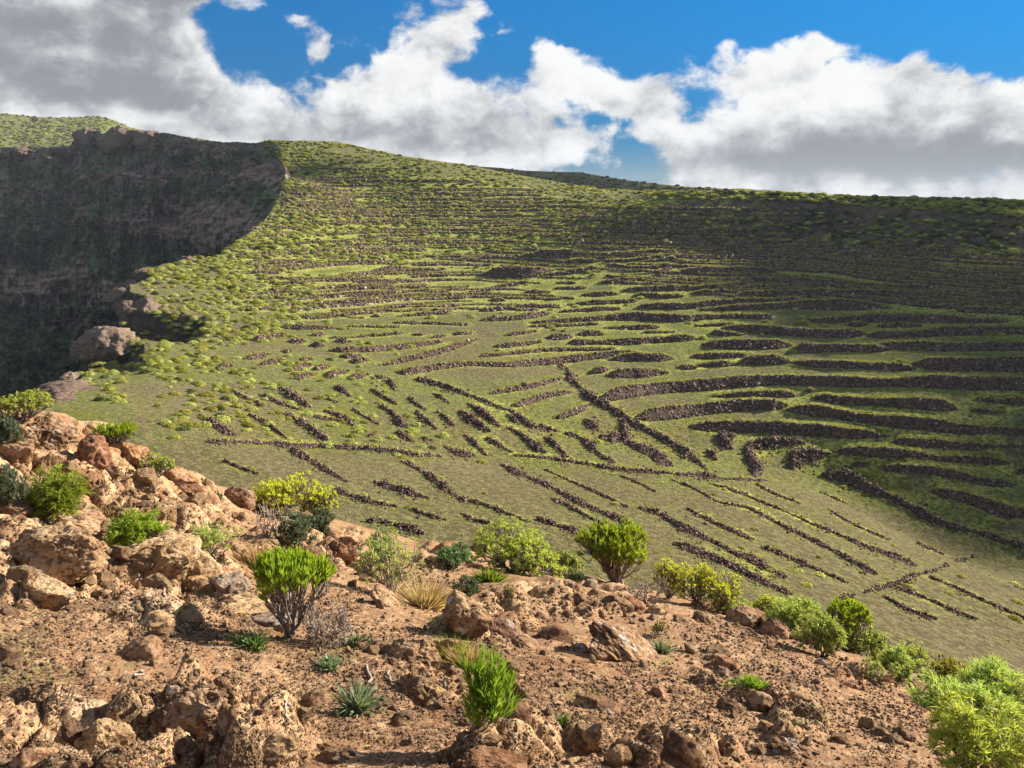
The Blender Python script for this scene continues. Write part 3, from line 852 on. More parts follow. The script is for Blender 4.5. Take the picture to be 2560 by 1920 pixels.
WALLS = '''B 3:905,340,368;960,290,372;1100,258,350;1350,232,315;1700,205,290;2000,185,260|1:342,777,852;600,783,855;900,785,865;1200,802,865;1500,778,870;1800,783,885;2211,795,890 #longest curved stone terrace bank, sweeping across the whole sunlit right field
B 1:1350,680,700;1420,655,725;1600,642,740;1900,650,745;2211,640,750 #tall stone bank just right of a round bush on its end
B 1:470,668,690;600,668,712;900,672,725;1250,690,740;1400,715,740 #stone bank just left of a round bush, above the longest bank
B 5:1470,950,962;1540,935,975;1635,940,968
B 5:1610,938,950;1750,915,952;1925,920,945
B 5:1930,920,945|1:150,632,700;350,628,695;480,660,690
B 1:1120,535,545;1200,528,580;1400,522,590;1700,535,595;2211,532,590 #dark stone bank running out to the edge beneath the shaded slope
B 1:470,575,595;520,545,605;800,542,600;1100,552,600;1220,575,590
B 5:1660,778,792;1740,755,812;1950,750,822|1:200,512,580;380,510,575;465,540,565
B 5:1820,650,668;1900,636,685;2100,640,705|1:500,425,485;700,432,492;950,432,490;1030,455,478
B 1:1030,475,490;1120,445,500;1400,440,490;1700,415,480;2211,410,470
B 1:560,345,365;700,348,385;1000,325,380;1300,325,378;1600,328,385;1880,355,385;2100,365,380 #stone bank starting beside a cluster of round bushes at the foot of the shaded slope
B 1:870,395,405;950,380,412;1035,385,405
B 1:1110,395,420;1200,388,418;1450,392,415
B 1:-219,276,290;0,255,290;250,240,282;500,225,280;700,208,285;900,212,288;1130,235,285
B 1:50,170,185;150,145,185;450,138,185;800,135,182;1300,145,180;1600,165,185
B 1:0,95,105;200,45,80;600,50,95;1000,85,110;1500,100,140
B 1:0,205,230;250,200,225;540,190,212
B 1:1500,255,275;1750,240,275
B 1:1700,275,300;1850,262,310;2100,285,315
B 1:1900,150,190;2211,140,190
B 1:560,880,900;600,872,910;640,880,900
B 3:1740,330,338;1900,312,342|1:200,895,938;440,893,940;510,920,938
B 1:620,935,955;700,918,975;900,935,1000;1100,950,1005;1400,945,1030;1600,960,1045;1720,1000,1040 #stone bank below the longest bank, ending at a dry grass patch where the shade begins
B 3:1160,490,515;1220,445,522;1400,415,510;1700,385,470;1950,360,445|1:350,965,1035;460,985,1020 #second curved stone bank down, its rounded left end at the stone path
B 2:400,70,85;480,50,100;640,40,125;850,80,150;1100,112,190;1500,140,235;1800,190,260;2211,220,295 #long stone bank running downhill into the shade of the lower right corner
B 3:1575,550,570;1640,530,590;2000,520,605|2:350,165,255;700,190,280;1000,225,290;1200,262,285 #third curved stone bank down, with a blunt left end above two hooked banks
B 1:1830,945,965;2211,950,1005
B 2:1800,70,90;1900,70,105;2080,90,105
B 2:1220,310,325;1300,285,345;1550,300,360;1800,325,375;2211,340,385
B 2:780,375,395;900,358,420;1150,358,445;1400,385,445;1550,420,455;1850,425,480;2120,460,490
B 2:1100,510,530;1200,487,545;1400,490,560;1650,520,590;1900,585,640;2160,620,655
B 2:1480,665,690;1600,665,740;1800,705,790;2000,760,870;2120,800,895;2211,820,880 #lowest stone bank wholly in the shade of the lower right corner
R 2:700,570,60;860,570,110;1000,640,70;1200,730,60;1400,830,60;1600,930,60;1900,1010,50;2211,1110,50 #boulder bank with a broad rounded head along the gully bottom
R 2:570,320,40;350,325,60;180,345,70;130,400,70;180,480,90;240,560,100 #hooked stone wall bending like a sickle above the gully
R 2:750,405,40;600,420,90;490,440,110;480,520,80 #short hooked stone bank right beside the sickle shaped wall
R 3:1920,635,30;1800,630,70;1830,680,70;1890,730,60 #small hooked stone wall under the blunt end of a curved bank
R 3:1700,745,50;1760,790,80;1780,810,60 #round stone heap on green grass left of the hooked walls
B 2:910,480,500;980,460,505;1060,480,495
B 2:2130,530,545;2211,505,560
R 2:140,810,14;350,920,30;480,985,35;700,1090,30;900,1200,40;1100,1310,45
R 2:0,670,10;200,750,10;400,830,14;600,920,18;720,970,25;950,1070,30;1100,1130,30;1250,1180,45;1390,1245,50
R 2:200,635,14;350,710,14;540,780,12
R 2:680,690,10;880,780,10
R 2:750,830,10;930,935,16;1190,1050,14
R 2:1400,1075,18;1500,1115,22;1600,1160,14
R 2:250,1110,30;400,1165,35;650,1270,30;880,1370,25
R 2:0,1140,20;200,1210,45;420,1335,40
R 2:0,1250,30;150,1320,45;300,1390,50;460,1460,40
R 2:0,965,25;180,1050,18
R 2:820,1500,45;940,1470,35
R 2:1020,1450,20;1150,1410,30;1250,1380,50;1400,1320,35;1550,1280,50;1640,1245,40 #cross wall climbing between the striped fields in the lower right corner
R 2:1700,1215,30;1830,1180,14
R 2:1250,1410,30;1450,1480,20;1700,1590,25;1850,1650,30
R 2:1160,1480,18;1350,1580,30;1550,1650,35
R 2:1500,1330,25;1650,1390,14;1850,1480,18;2050,1570,20;2211,1640,25
R 2:1950,1330,10;2100,1390,14;2211,1430,12
R 3:160,850,40;300,920,45;520,1010,35;700,1110,40;850,1180,45;1000,1240,45;1150,1310,45 #long straight stone wall running down to the round green shrub
R 3:530,1100,20;680,1165,30;720,1190,35;850,1260,30;950,1315,30
R 3:430,1255,45;600,1310,45;770,1365,40
R 3:0,1135,25;150,1195,30;350,1275,25
R 3:480,880,10;700,980,12;850,1045,22;980,1105,18;1100,1165,30
R 3:1200,1175,35;1350,1220,45;1500,1310,50;1650,1380,40;1800,1450,30;2000,1560,35;2180,1640,50 #thick straight stone wall beginning alone in the brown field right of centre
R 3:1460,1440,35;1600,1490,50;1800,1570,50;2000,1650,45
R 3:1450,965,20;1600,1025,18;1800,1130,8;2000,1170,14;2200,1260,25
R 3:1720,990,20;1900,1040,18;2050,1100,10
R 3:1550,1180,12;1750,1280,25;1900,1350,35;2050,1415,30
R 3:250,775,18;550,805,25;850,850,22;1000,880,30;1300,905,35;1600,930,45;1900,960,28;2150,970,18 #wavering field wall dividing the green terraces from the brown lower field
R 3:1050,930,12;1200,990,14;1320,1050,12
R 3:640,610,40;750,650,60;850,730,80;920,790,40;1000,830,40;960,870,50
R 3:210,570,20;300,620,40;400,700,60;490,760,40
R 3:480,640,30;560,700,40;660,790,30
R 3:45,650,30;150,705,35;235,755,30
R 3:230,440,30;330,520,70;400,560,40;600,600,30
R 3:210,480,30;290,540,40
R 3:0,355,30;150,420,25;240,445,25
R 3:0,430,40;80,510,50;150,560,30
R 3:0,560,60;70,600,40
R 3:590,95,35;660,140,40;690,210,60;750,270,50;830,350,70;950,410,45;1060,480,50;1150,540,60;1250,590,40;1450,700,45;1600,800,45;1700,885,25 #broad stone lined path wall descending from the middle banks to the gully
R 3:1070,500,60;1080,600,70;1100,670,60;1180,720,40;1280,760,70;1380,820,60;1450,860,30
R 3:890,640,40;980,650,70;1060,640,60
B 3:75,310,325;200,270,305;400,232,270;560,195,225;630,180,195 #slanting stone bank, upper of two left of the stone path
B 3:240,400,420;350,350,400;500,305,350;700,290,310 #slanting stone bank, lower of two left of the stone path
B 3:550,490,508;650,450,495;760,400,450;830,370,400
R 3:785,505,30;830,550,70;890,590,50
B 3:820,160,168;860,125,168;930,110,155;980,120,135
B 3:945,175,185;1000,145,195;1200,125,193;1350,135,175;1420,148,165 #lens shaped stone bank directly above the longest curved bank
B 3:955,55,65;1050,25,70;1200,10,72;1380,15,70;1450,40,60 #broad lens shaped stone bank, upper of the two in the middle
B 3:1575,35,45;1640,15,50;1800,5,50;2050,20,35
B 4:1465,145,160;1560,125,172;1750,95,140;2000,72,108|5:100,920,950;300,912,952;550,885,932;800,855,905;1050,830,870;1190,833,848 #long sinuous stone bank across the middle, pointed at its left end
B 5:0,860,885;120,845,875;300,835,855;500,815,838;700,812,835;1020,812,828
B 5:665,770,785;720,748,792;900,755,785;1100,735,788;1350,730,770;1550,712,760;1625,730,750
B 5:495,730,740;540,708,750;700,705,742
B 5:720,705,715;780,685,720;880,685,715;925,698,708
B 5:940,655,662;1100,645,672;1280,635,670;1350,650,662
B 5:1220,695,700;1300,682,702;1470,685,695
B 5:1725,700,712;1800,685,722;1980,705,718
B 5:1610,640,650;1780,625,648;1910,622,638
B 5:105,800,808;200,775,808;460,760,775
B 5:180,715,725;250,690,718;430,680,692
B 5:0,590,612;200,575,608;380,550,590;530,535,560
B 5:380,615,630;650,590,620;950,565,605;1150,545,605;1500,560,615;1800,560,590;2212,560,600
B 5:380,640,655;560,635,655;900,620,640
B 5:600,530,545;750,515,540;1060,505,525
B 5:1180,505,520;1250,480,520;1550,475,520;1800,450,490;1960,450,470
B 5:660,480,492;850,460,485;1180,445,470
B 5:1150,410,425;1250,400,430;1400,415,440;1530,410,432
B 5:760,410,425;880,392,425;1050,400,412
B 5:1580,395,410;1700,378,415;1900,378,395
B 5:1060,370,390;1250,350,385;1600,345,378;1890,328,355
B 5:1400,290,310;1600,285,318;1850,290,310
B 5:1460,250,265;1600,208,265;1800,205,258;2212,210,265
B 5:880,320,330;1050,290,325;1290,285,310
R 5:1310,290,20;1370,250,70;1430,220,50
B 5:1030,265,275;1250,248,265
B 5:570,315,325;720,310,335
B 5:560,360,372;700,348,372;800,352,368
B 5:310,395,405;420,375,408;530,385,405
B 5:480,440,450;610,432,452
B 5:70,450,460;140,440,462;200,450,460
B 5:0,520,545;300,490,520;600,482,505
B 5:0,375,390;250,320,345;370,310,325
B 5:450,265,275;700,220,255;880,195,215
B 5:630,155,165;750,142,172;890,150,168
B 5:920,150,165;1100,145,165;1440,105,130
B 5:1150,170,178;1480,120,150
B 5:950,180,195;1200,195,222;1380,195,210
B 5:0,240,280;150,210,290;400,205,280;560,215,235
B 5:290,110,140;500,75,135;750,75,130
B 5:800,90,115;1000,95,118;1400,65,100
B 5:0,120,140;150,108,130
B 5:1900,355,370;2100,340,370;2212,340,365
B 5:1930,400,420;2212,385,425
B 6:970,825,835;1050,808,845;1300,800,840;1550,775,815;1820,755,775 #stone bank with a round bush on its rim, left of the middle
B 6:1050,865,880;1130,852,890;1220,858,875
B 6:1120,905,920;1180,892,928;1270,890,905
B 6:1350,935,950;1550,880,915;1800,815,855;1980,760,795;2080,735,750 #long slanting stone bank rising to the right, left of the middle
B 6:610,650,660;700,640,672;900,645,672;1050,655,668
B 6:390,745,760;430,720,768;560,700,738;660,700,720
B 6:820,715,722;880,698,725;950,705,715
B 6:655,765,772;720,742,780;810,755,770
B 6:825,785,800;870,765,810;940,775,805
B 6:1010,758,768;1080,742,775;1125,758,768
B 6:970,735,742;1250,715,730;1530,690,708
B 6:1450,615,625;1650,610,635
B 6:1660,620,632;2030,625,645
B 6:1130,645,655;1500,645,662
B 6:1590,710,718;1680,702,718
B 6:1720,730,738;1850,710,728
B 6:1890,705,715;2050,685,708
B 6:320,890,898;430,850,895;530,845,865
B 6:440,935,945;550,895,930;640,885,905
B 6:125,985,995;180,930,975;260,895,920
B 6:660,975,985;750,930,975;860,920,945
B 6:850,970,980;900,940,975;990,938,955
B 6:948,1035,1045;1000,980,1035;1120,965,990
B 6:1110,1035,1048;1180,1000,1045;1270,1000,1015
B 6:680,1040,1050;760,1005,1045;870,995,1015
B 6:610,835,842;650,822,855;690,830,842
B 6:750,890,910;860,880,900
B 6:800,490,500;1000,462,492;1380,448,470
B 6:840,418,430;1100,395,425;1500,382,408
B 6:960,355,365;1150,342,370;1450,335,352
B 6:940,300,315;1100,288,312;1340,280,292
B 6:1150,312,320;1300,300,325;1610,300,318
B 6:1290,225,240;1400,205,240;1590,205,225
B 6:1580,270,285;1880,250,272
B 6:1490,345,365;1720,345,365
B 6:1440,415,425;1620,400,415
B 6:1500,440,450;1740,420,435
B 6:1690,385,402;1880,382,400
B 6:1940,405,415;2212,355,380
B 6:300,505,515;530,500,522
B 6:180,465,478;290,460,475
B 6:280,425,440;680,430,442
B 6:520,365,380;700,362,375
B 6:560,390,402;770,385,402
B 6:430,285,298;860,280,298
B 6:520,320,330;810,315,332
B 6:330,240,255;600,235,258
B 6:370,190,205;760,185,210
B 6:400,150,165;850,150,175
B 6:1000,160,180;1350,150,178
B 6:1090,105,125;1380,110,128
B 6:1600,175,190;1900,165,185
B 6:1920,140,160;2200,120,145
B 6:1200,60,80;1700,65,85
B 6:740,575,590;930,570,585
B 6:1050,565,575;1220,545,560
B 6:1250,530,540;1480,500,520
B 6:1480,570,580;1900,530,555
B 6:1280,575,580;1350,565,578
R 4:50,680,30;300,680,25;500,690,25;700,710,40;900,710,40;1100,720,45;1350,740,40;1600,770,35;1800,785,25 #field wall running level across the bushy left field to the cliff edge
R 4:170,815,18;300,870,25;440,920,14
R 4:680,740,50;800,800,55;950,890,55;1100,975,40 #straight stone wall falling from the level field wall towards the lemon green bush
R 4:640,465,35;780,545,45;900,630,45;980,690,50
R 4:370,470,25;500,540,30;650,650,45
R 4:600,270,45;700,340,50;830,415,35
R 4:450,320,30;600,385,25;740,435,14
R 4:220,280,30;330,340,20;480,400,14
R 4:800,470,30;900,495,30;1050,515,20
R 4:930,440,20;1080,500,35;1160,560,25
R 4:1150,430,20;1240,490,30;1340,545,25
R 4:1340,400,25;1440,460,50;1500,530,55;1570,580,30
R 4:1015,265,30;1070,290,60;1130,335,40
R 4:1285,285,30;1380,340,45;1480,400,30
R 4:1560,340,35;1620,390,45;1690,435,25
R 4:1750,315,30;1800,340,50;1865,385,30
R 4:1620,460,25;1700,520,45;1770,580,30
R 4:1790,450,35;1840,500,45;1910,555,25
R 4:1940,445,35;2050,520,50;2170,600,35
R 4:2010,390,35;2100,450,45;2211,540,45
R 4:1620,205,40;1800,250,30;2000,320,25;2211,400,30
R 4:1420,210,50;1450,260,50;1465,295,30
R 4:1290,195,15;1400,195,20
R 4:1530,825,35;1650,890,45;1780,980,50;1920,1085,40
R 4:1310,980,40;1400,1010,45;1550,1050,45;1700,1100,25
R 4:990,1055,35;1100,1070,40;1300,1130,25;1480,1165,20
R 4:1250,1270,40;1400,1285,45;1600,1340,50;1680,1370,35
R 4:1930,1100,35;2100,1140,25;2211,1180,20
R 4:1590,1180,30;1680,1220,30;1850,1265,18
R 4:1960,1215,14;2080,1270,30;2211,1300,30
R 4:930,345,20;1030,380,20
R 4:1260,640,40;1330,600,40
R 4:1480,600,50;1600,680,40
R 4:1660,650,50;1740,670,40
R 4:1990,620,40;2090,720,50;2150,780,40
R 4:1830,710,40;1950,770,60;2050,780,50
R 4:2150,650,30;2211,690,30
R 4:0,480,50;180,590,60;270,630,30'''
walls = []
for line in WALLS.strip().split('\n'):
    lab = None
    if '#' in line:
        line, lab = line.split('#')
    k, rest_ = line.strip().split(' ', 1)
    pts = []
    for part in rest_.strip().split('|'):
        t, vs = part.split(':')
        ox, oy = TILE[t]
        for vtx in vs.split(';'):
            a_, b_, c_ = (float(q) for q in vtx.split(','))
            if k == 'B':
                pts.append((ox + a_ / 3, oy + b_ / 3, oy + c_ / 3))
            else:
                pts.append((ox + a_ / 3, oy + b_ / 3, c_ / 3))
    wl = Wall(); wl.k = k; wl.pts = np.array(pts); wl.label = lab
    wl.cx, wl.cy = wl.pts[:, 0].mean(), wl.pts[:, 1].mean()
    wl.len = np.sum(np.linalg.norm(np.diff(wl.pts[:, :2], axis=0), axis=1))
    walls.append(wl)


def region(wl):
    x, y = wl.cx, wl.cy
    if wl.k == 'R':
        if y > 1130 or (x > 1500 and y > 1060):
            return 'striped field below the ridge' if x < 1800 else 'striped field at the lower right'
        return 'bushy field by the cliff edge' if x < 1000 else 'grass around the path wall'
    if x > 1820:
        return 'shaded right slope' if y < 770 else 'sunlit right field'
    if y > 830:
        return 'green middle field' if x > 1150 else 'bushy left field'
    if x > 1200:
        return 'sunlit centre slope'
    return 'left centre slope'


groups = {}
for wl in walls:
    wl.reg = region(wl)
    groups.setdefault(wl.reg, []).append(wl)
for reg, lst in groups.items():
    lst.sort(key=lambda q: q.cy)
    n = 0
    for q in lst:
        if q.label is None:
            size = 'short' if q.len < 60 else ('long' if q.len > 190 else 'medium')
            kind = 'stone bank' if q.k == 'B' else 'stone wall'
            n += 1
            q.label = '%s dark %s on the %s, %s from the top' % (size, kind, reg, ORD[n - 1])
nst = 0
for wl in walls:
    if wl.pts[-1, 0] > 2552:      # banks that run on past the right edge of the view
        d_ = wl.pts[-1] - wl.pts[-2]; d_ = d_ / np.linalg.norm(d_[:2]); e_ = wl.pts[-1] + d_ * np.array([110, 110, 110]); e_[2] = wl.pts[-1, 2] + d_[1] * 110 if wl.k == 'B' else wl.pts[-1, 2]
        wl.pts = np.concatenate([wl.pts, e_[None]])
    c = catmull(wl.pts, 3.6)
    geo = bank_geometry(c[:, 0], c[:, 1], c[:, 2]) if wl.k == 'B' else row_geometry(c[:, 0], c[:, 1], np.maximum(c[:, 2] * 1.12, 5.5))
    wl.geo = geo
    walls_name = 'terrace_wall' if wl.k == 'B' else 'field_wall'
    V, Q, sv, sq, gv, gq, bv, bt = geo
    nst += len(Q) + len(sq)
    org = V.mean(0); org[2] = V[:, 2].min()
    o = ob(walls_name, mesh_np(walls_name, V - org, Q, None, M_WALLB), org, label=wl.label, cat='stone wall',
           group='dry stone walls on the ' + wl.reg, kind='thing')
    ob('stones', mesh_np('stones', sv - org, sq, None, M_WALL), parent=o, kind='stuff')
    if len(gv):
        ob('grass_rim', mesh_np('grass_rim', np.concatenate([gv, bv]) - org, gq, bt + len(gv), M_RIMG, attrs={'lush': np.concatenate([np.full(len(gv), .75), np.full(len(bv), 1.0)])}), parent=o, kind='stuff')
    elif len(bv):
        ob('grass_fringe', mesh_np('grass_fringe', bv - org, None, bt, M_RIM), parent=o, kind='stuff')


# narrow overgrown banks that follow the contours of the upper slopes
def contour(px, py, length):
    p0 = HILL.cast([px], [py])[0]
    outp = []
    for sgn in (-1, 1):
        p = p0.copy(); acc = []
        for _ in range(int(length / 2 / 4)):
            e = 3.0
            dzx = HILL.h(p[0] + e, p[1])[0] - HILL.h(p[0] - e, p[1])[0]; dzy = HILL.h(p[0], p[1] + e)[0] - HILL.h(p[0], p[1] - e)[0]
            t = np.array([dzy, -dzx]); t /= np.linalg.norm(t) + 1e-9
            if t[0] < 0: t = -t
            p[:2] += sgn * t * 4.0
            p[2] = HILL.h(p[0], p[1])[0]
            acc.append(p.copy())
        outp = acc[::-1] + [p0] + outp if sgn < 0 else outp + acc
    return np.array(outp)


def to_px(P):
    y = P[:, 1] * CP - P[:, 2] * SP
    zc = P[:, 1] * SP + P[:, 2] * CP
    return 1280 + P[:, 0] / y * F, 960 - zc / y * F


def area_sample(poly, n, minY=0):
    """random points inside a polygon"""
    poly = np.array(poly, float); lo, hi = poly.min(0), poly.max(0)
    out = np.zeros((0, 2))
    while len(out) < n:
        q = rng.uniform(lo, hi, (n * 3, 2))
        ins = np.zeros(len(q), bool)
        for a, b in zip(poly, np.roll(poly, -1, 0)):
            c = ((a[1] > q[:, 1]) != (b[1] > q[:, 1])) & (q[:, 0] < (b[0] - a[0]) * (q[:, 1] - a[1]) / (b[1] - a[1] + 1e-12) + a[0])
            ins ^= c
        out = np.concatenate([out, q[ins]])
    return out[:n]


UP = [([(760, 440), (1000, 440), (1400, 500), (1680, 520), (1690, 600), (1300, 620), (900, 610), (640, 610), (720, 500)], 44, 'narrow shrubby stone bank along a contour of the upper sunlit slope', 'overgrown banks on the upper sunlit slope', 5),
      ([(1700, 610), (2560, 650), (2560, 740), (1750, 740)], 22, 'narrow stone bank along a contour high on the shaded right slope', 'overgrown banks high on the shaded slope', 5.5)]
for poly, n, lab, grp, th in UP:
    for (x, y) in area_sample(poly, n):
        P = contour(x, y, rng.uniform(45, 150))
        qx, qy = to_px(P)
        ok = np.concatenate([[True], np.diff(qx) > 0.4])
        if ok.sum() < 6 or np.ptp(qy[ok]) > .3 * np.ptp(qx[ok]): continue
        c = catmull(np.stack([qx[ok], qy[ok] - th * .5, qy[ok] + th * .5 * rng.uniform(.5, 1.3)], -1)[::2], 3.6)
        V, Q, sv, sq, gv, gq, bv, bt = bank_geometry(c[:, 0], c[:, 1], c[:, 2], 2.8)
        org = V.mean(0); org[2] = V[:, 2].min()
        o = ob('terrace_wall', mesh_np('terrace_wall', V - org, Q, None, M_WALLB), org, label=lab, cat='stone wall', group=grp, kind='thing')
        ob('stones', mesh_np('stones', sv - org, sq, None, M_WALL), parent=o, kind='stuff')
        ob('grass_rim', mesh_np('grass_rim', np.concatenate([gv, bv]) - org, gq, bt + len(gv), M_RIMG, attrs={'lush': np.concatenate([np.full(len(gv), .75), np.full(len(bv), 1.0)])}), parent=o, kind='stuff')
        nst += len(Q) + len(sq)
VV, QQ, GV, GQ, BV, BT = [], [], [], [], [], []
nv = ng_ = nb_ = 0
for poly, n, th in (([(700, 420), (1000, 420), (1400, 500), (1650, 520), (1660, 620), (1450, 690), (900, 690), (600, 690), (660, 560)], 95, 3.2), ([(1650, 590), (2560, 640), (2560, 780), (1800, 740)], 80, 4.2), ([(700, 700), (1250, 700), (1250, 800), (760, 800)], 18, 3.5)):
    for (x, y) in area_sample(poly, n):
        P = contour(x, y, rng.uniform(30, 130))
        qx_, qy_ = to_px(P)
        ok = np.concatenate([[True], np.diff(qx_) > 0.4])
        if ok.sum() < 5 or np.ptp(qy_[ok]) > .3 * np.ptp(qx_[ok]): continue
        th_ = th * rng.uniform(.6, 1.4)
        c = catmull(np.stack([qx_[ok], qy_[ok] - th_ * .5, qy_[ok] + th_ * .5], -1)[::2], 4.2)
        V, Q, sv, sq, gv, gq, bv, bt = bank_geometry(c[:, 0], c[:, 1], c[:, 2], 3.0)
        Q = np.concatenate([Q, sq + len(V)]); V = np.concatenate([V, sv])
        VV.append(V); QQ.append(Q + nv); nv += len(V)
        GV.append(gv); GQ.append(gq + ng_); ng_ += len(gv); BV.append(bv); BT.append(bt + nb_); nb_ += len(bv)
ob('low_banks', mesh_np('low_banks', np.concatenate(VV), np.concatenate(QQ), None, M_WALL), kind='stuff')
ob('bank_grass', mesh_np('bank_grass', np.concatenate(GV + BV), np.concatenate(GQ), np.concatenate(BT) + ng_, M_RIMG, attrs={'lush': np.concatenate([np.full(ng_, .6), np.full(nb_, .9)])}), kind='stuff')
print('wall quads', nst)


def blur(A, sr, sc):
    for ax, s_ in ((0, sr), (1, sc)):
        r = int(s_ * 3); k = np.exp(-0.5 * (np.arange(-r, r + 1) / s_) ** 2); k /= k.sum()
        B = np.zeros_like(A); pad = [(0, 0), (0, 0)]; pad[ax] = (r, r); Ap = np.pad(A, pad)
        for i, kk in enumerate(k):
            B += kk * (Ap[i:i + A.shape[0], :] if ax == 0 else Ap[:, i:i + A.shape[1]])
        A = B
    return A


lush = np.clip(blur(np.minimum(lush, 2.0), 1.7, 4.0) * 1.75, 0, 1)
path = np.zeros(GX.shape)


def stroke(pts_px, wd):
    c = catmull([(x, y, 0) for x, y in pts_px], 3)
    P = HILL.cast(c[:, 0], c[:, 1])
    for p in P:
        path[:] = np.maximum(path, np.exp(-((GX - p[0]) ** 2 + (GY - p[1]) ** 2) / wd ** 2))


stroke([(318, 960), (330, 1000), (352, 1040), (372, 1090)], 1.0)
stroke([(588, 655), (575, 690), (545, 720), (520, 748)], 1.2)
DRYP = np.array([(420, 1120), (900, 1160), (1250, 1160), (1560, 1215), (1800, 1215), (2060, 1225), (2330, 1320), (2620, 1420), (2700, 1800), (200, 1800)], float)
hx, hy = to_px(np.stack([GX.ravel(), GY.ravel(), Z2.ravel()], -1))
dry = (hy > np.interp(hx, DRYP[:8, 0], DRYP[:8, 1])).astype(float).reshape(GX.shape) * (GY < 190)
dry = blur(dry, 3, 6)
cl = sstep(ed, -0.5, 6)
Z2 += cl * (7 * fbm2(GX / 22, GY / 22, 5, .55, 21, True)) + 1.8 * step * fbm2(GX / 3, GY / 3, 4, .6, 31, True)
Z2 += 1.5 * rockm * (1 - cl) * fbm2(GX / 7, GY / 7, 4, .6, 41, True)
V = np.stack([GX, GY, Z2], -1).reshape(-1, 3)
me = mesh_np('hillside', V, gridq(len(YY), len(S)), None, M_GRASS, True,
             {'lush': lush.ravel(), 'rock': np.clip(rockm + step, 0, 1).ravel(), 'path': path.ravel(), 'dry': dry.ravel()})
ob('hillside', me, kind='structure')

# ------------------------------------------------------------------ the gorge behind the spur, the far hill, the shaded ridge, the low ground
gxp = np.concatenate([np.linspace(-700, -60, 60), np.linspace(-55, 800, 430)])
TOPX = [-700, 0, 60, 172, 182, 198, 218, 246, 262, 270, 283, 310, 345, 380, 440, 500, 620, 741, 860]
TOPY = [372, 368, 367, 366, 352, 333, 327, 328, 338, 339, 328, 325, 325, 329, 336, 351, 357, 366, 380]
ytop = np.interp(gxp, TOPX, TOPY) + 3.5 * fbm2(gxp / 16, gxp * 0, 4, .65, 51)
Ytop = np.interp(gxp, [-700, 0, 200, 450, 620, 700, 860], [720, 780, 800, 745, 655, 640, 640])
tk = np.concatenate([np.linspace(0, .72, 230), np.linspace(.725, 1, 30)])
TK = [0, .045, .13, .16, .235, .325, .40, .455, .50, .62, .75, 1.0]
DK = [0, -4, -78, -82, -128, -136, -196, -202, -208, -290, -350, -480]
gV = []; rk = []; pal = []
for j, t in enumerate(tk):
    yy = ytop + (1250 - ytop) * t
    tw = np.clip(t + 0.085 * fbm2(gxp / 110, np.full_like(gxp, t * 3), 4, .55, 61), 0, 1) if j else np.full_like(gxp, t)
    dY = np.interp(tw, TK, DK)
    Yv = Ytop + dY
    ridg = fbm2(gxp / 40, np.full_like(gxp, t * 7), 5, .6, 71, True)
    Yv = Yv - (15 * ridg + 9 * fbm2(gxp / 15, np.full_like(gxp, t * 30), 4, .62, 75, True) + 5 * np.floor(3 * fbm2(gxp / 50 + 3, np.full_like(gxp, t * 22), 3, .5, 77))) * sstep(t, 0, .05)
    xe = np.interp(yy, [300, 364, 374, 397, 432, 475, 525, 579, 631, 648, 683], [655, 655, 684, 700, 710, 700, 676, 636, 555, 463, 347])
    xe = xe + 5
    Ye = np.interp(yy, [300, 364, 374, 397, 432, 475, 525, 579, 631, 648, 683], [640, 640, 606, 572, 533, 495, 450, 404, 364, 342, 312])
    kx = np.where(gxp < xe, 1 - np.exp(-np.maximum(xe - gxp, 0) / 75), 0)
    bl = 1 - sstep(yy, 560, 665)
    Yv = (Ye + (Yv - Ye) * kx + np.maximum(gxp - xe, 0) * 1.5) * bl + Yv * (1 - bl)
    p = pt(gxp, yy, Yv)
    gV.append(p)
    wy_ = 34 * fbm2(gxp / 60, np.full_like(gxp, t * 9), 3, .6, 63)
    e = lambda cx, cy, rx, ry: np.exp(-((gxp - cx) / rx) ** 2 - ((yy + wy_ - cy) / ry) ** 2)
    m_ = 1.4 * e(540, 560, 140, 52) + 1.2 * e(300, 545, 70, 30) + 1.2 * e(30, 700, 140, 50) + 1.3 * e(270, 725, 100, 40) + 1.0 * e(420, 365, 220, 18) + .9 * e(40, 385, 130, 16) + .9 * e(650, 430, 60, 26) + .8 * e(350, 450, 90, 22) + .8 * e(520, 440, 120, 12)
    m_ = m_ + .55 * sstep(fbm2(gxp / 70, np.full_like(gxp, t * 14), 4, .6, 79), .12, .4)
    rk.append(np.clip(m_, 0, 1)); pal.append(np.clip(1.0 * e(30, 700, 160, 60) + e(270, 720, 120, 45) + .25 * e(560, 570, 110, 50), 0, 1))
gV = np.concatenate(gV)
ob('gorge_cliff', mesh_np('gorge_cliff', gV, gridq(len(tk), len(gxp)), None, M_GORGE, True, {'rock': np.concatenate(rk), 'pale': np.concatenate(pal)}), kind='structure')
GORGE_V = gV.reshape(len(tk), len(gxp), 3)


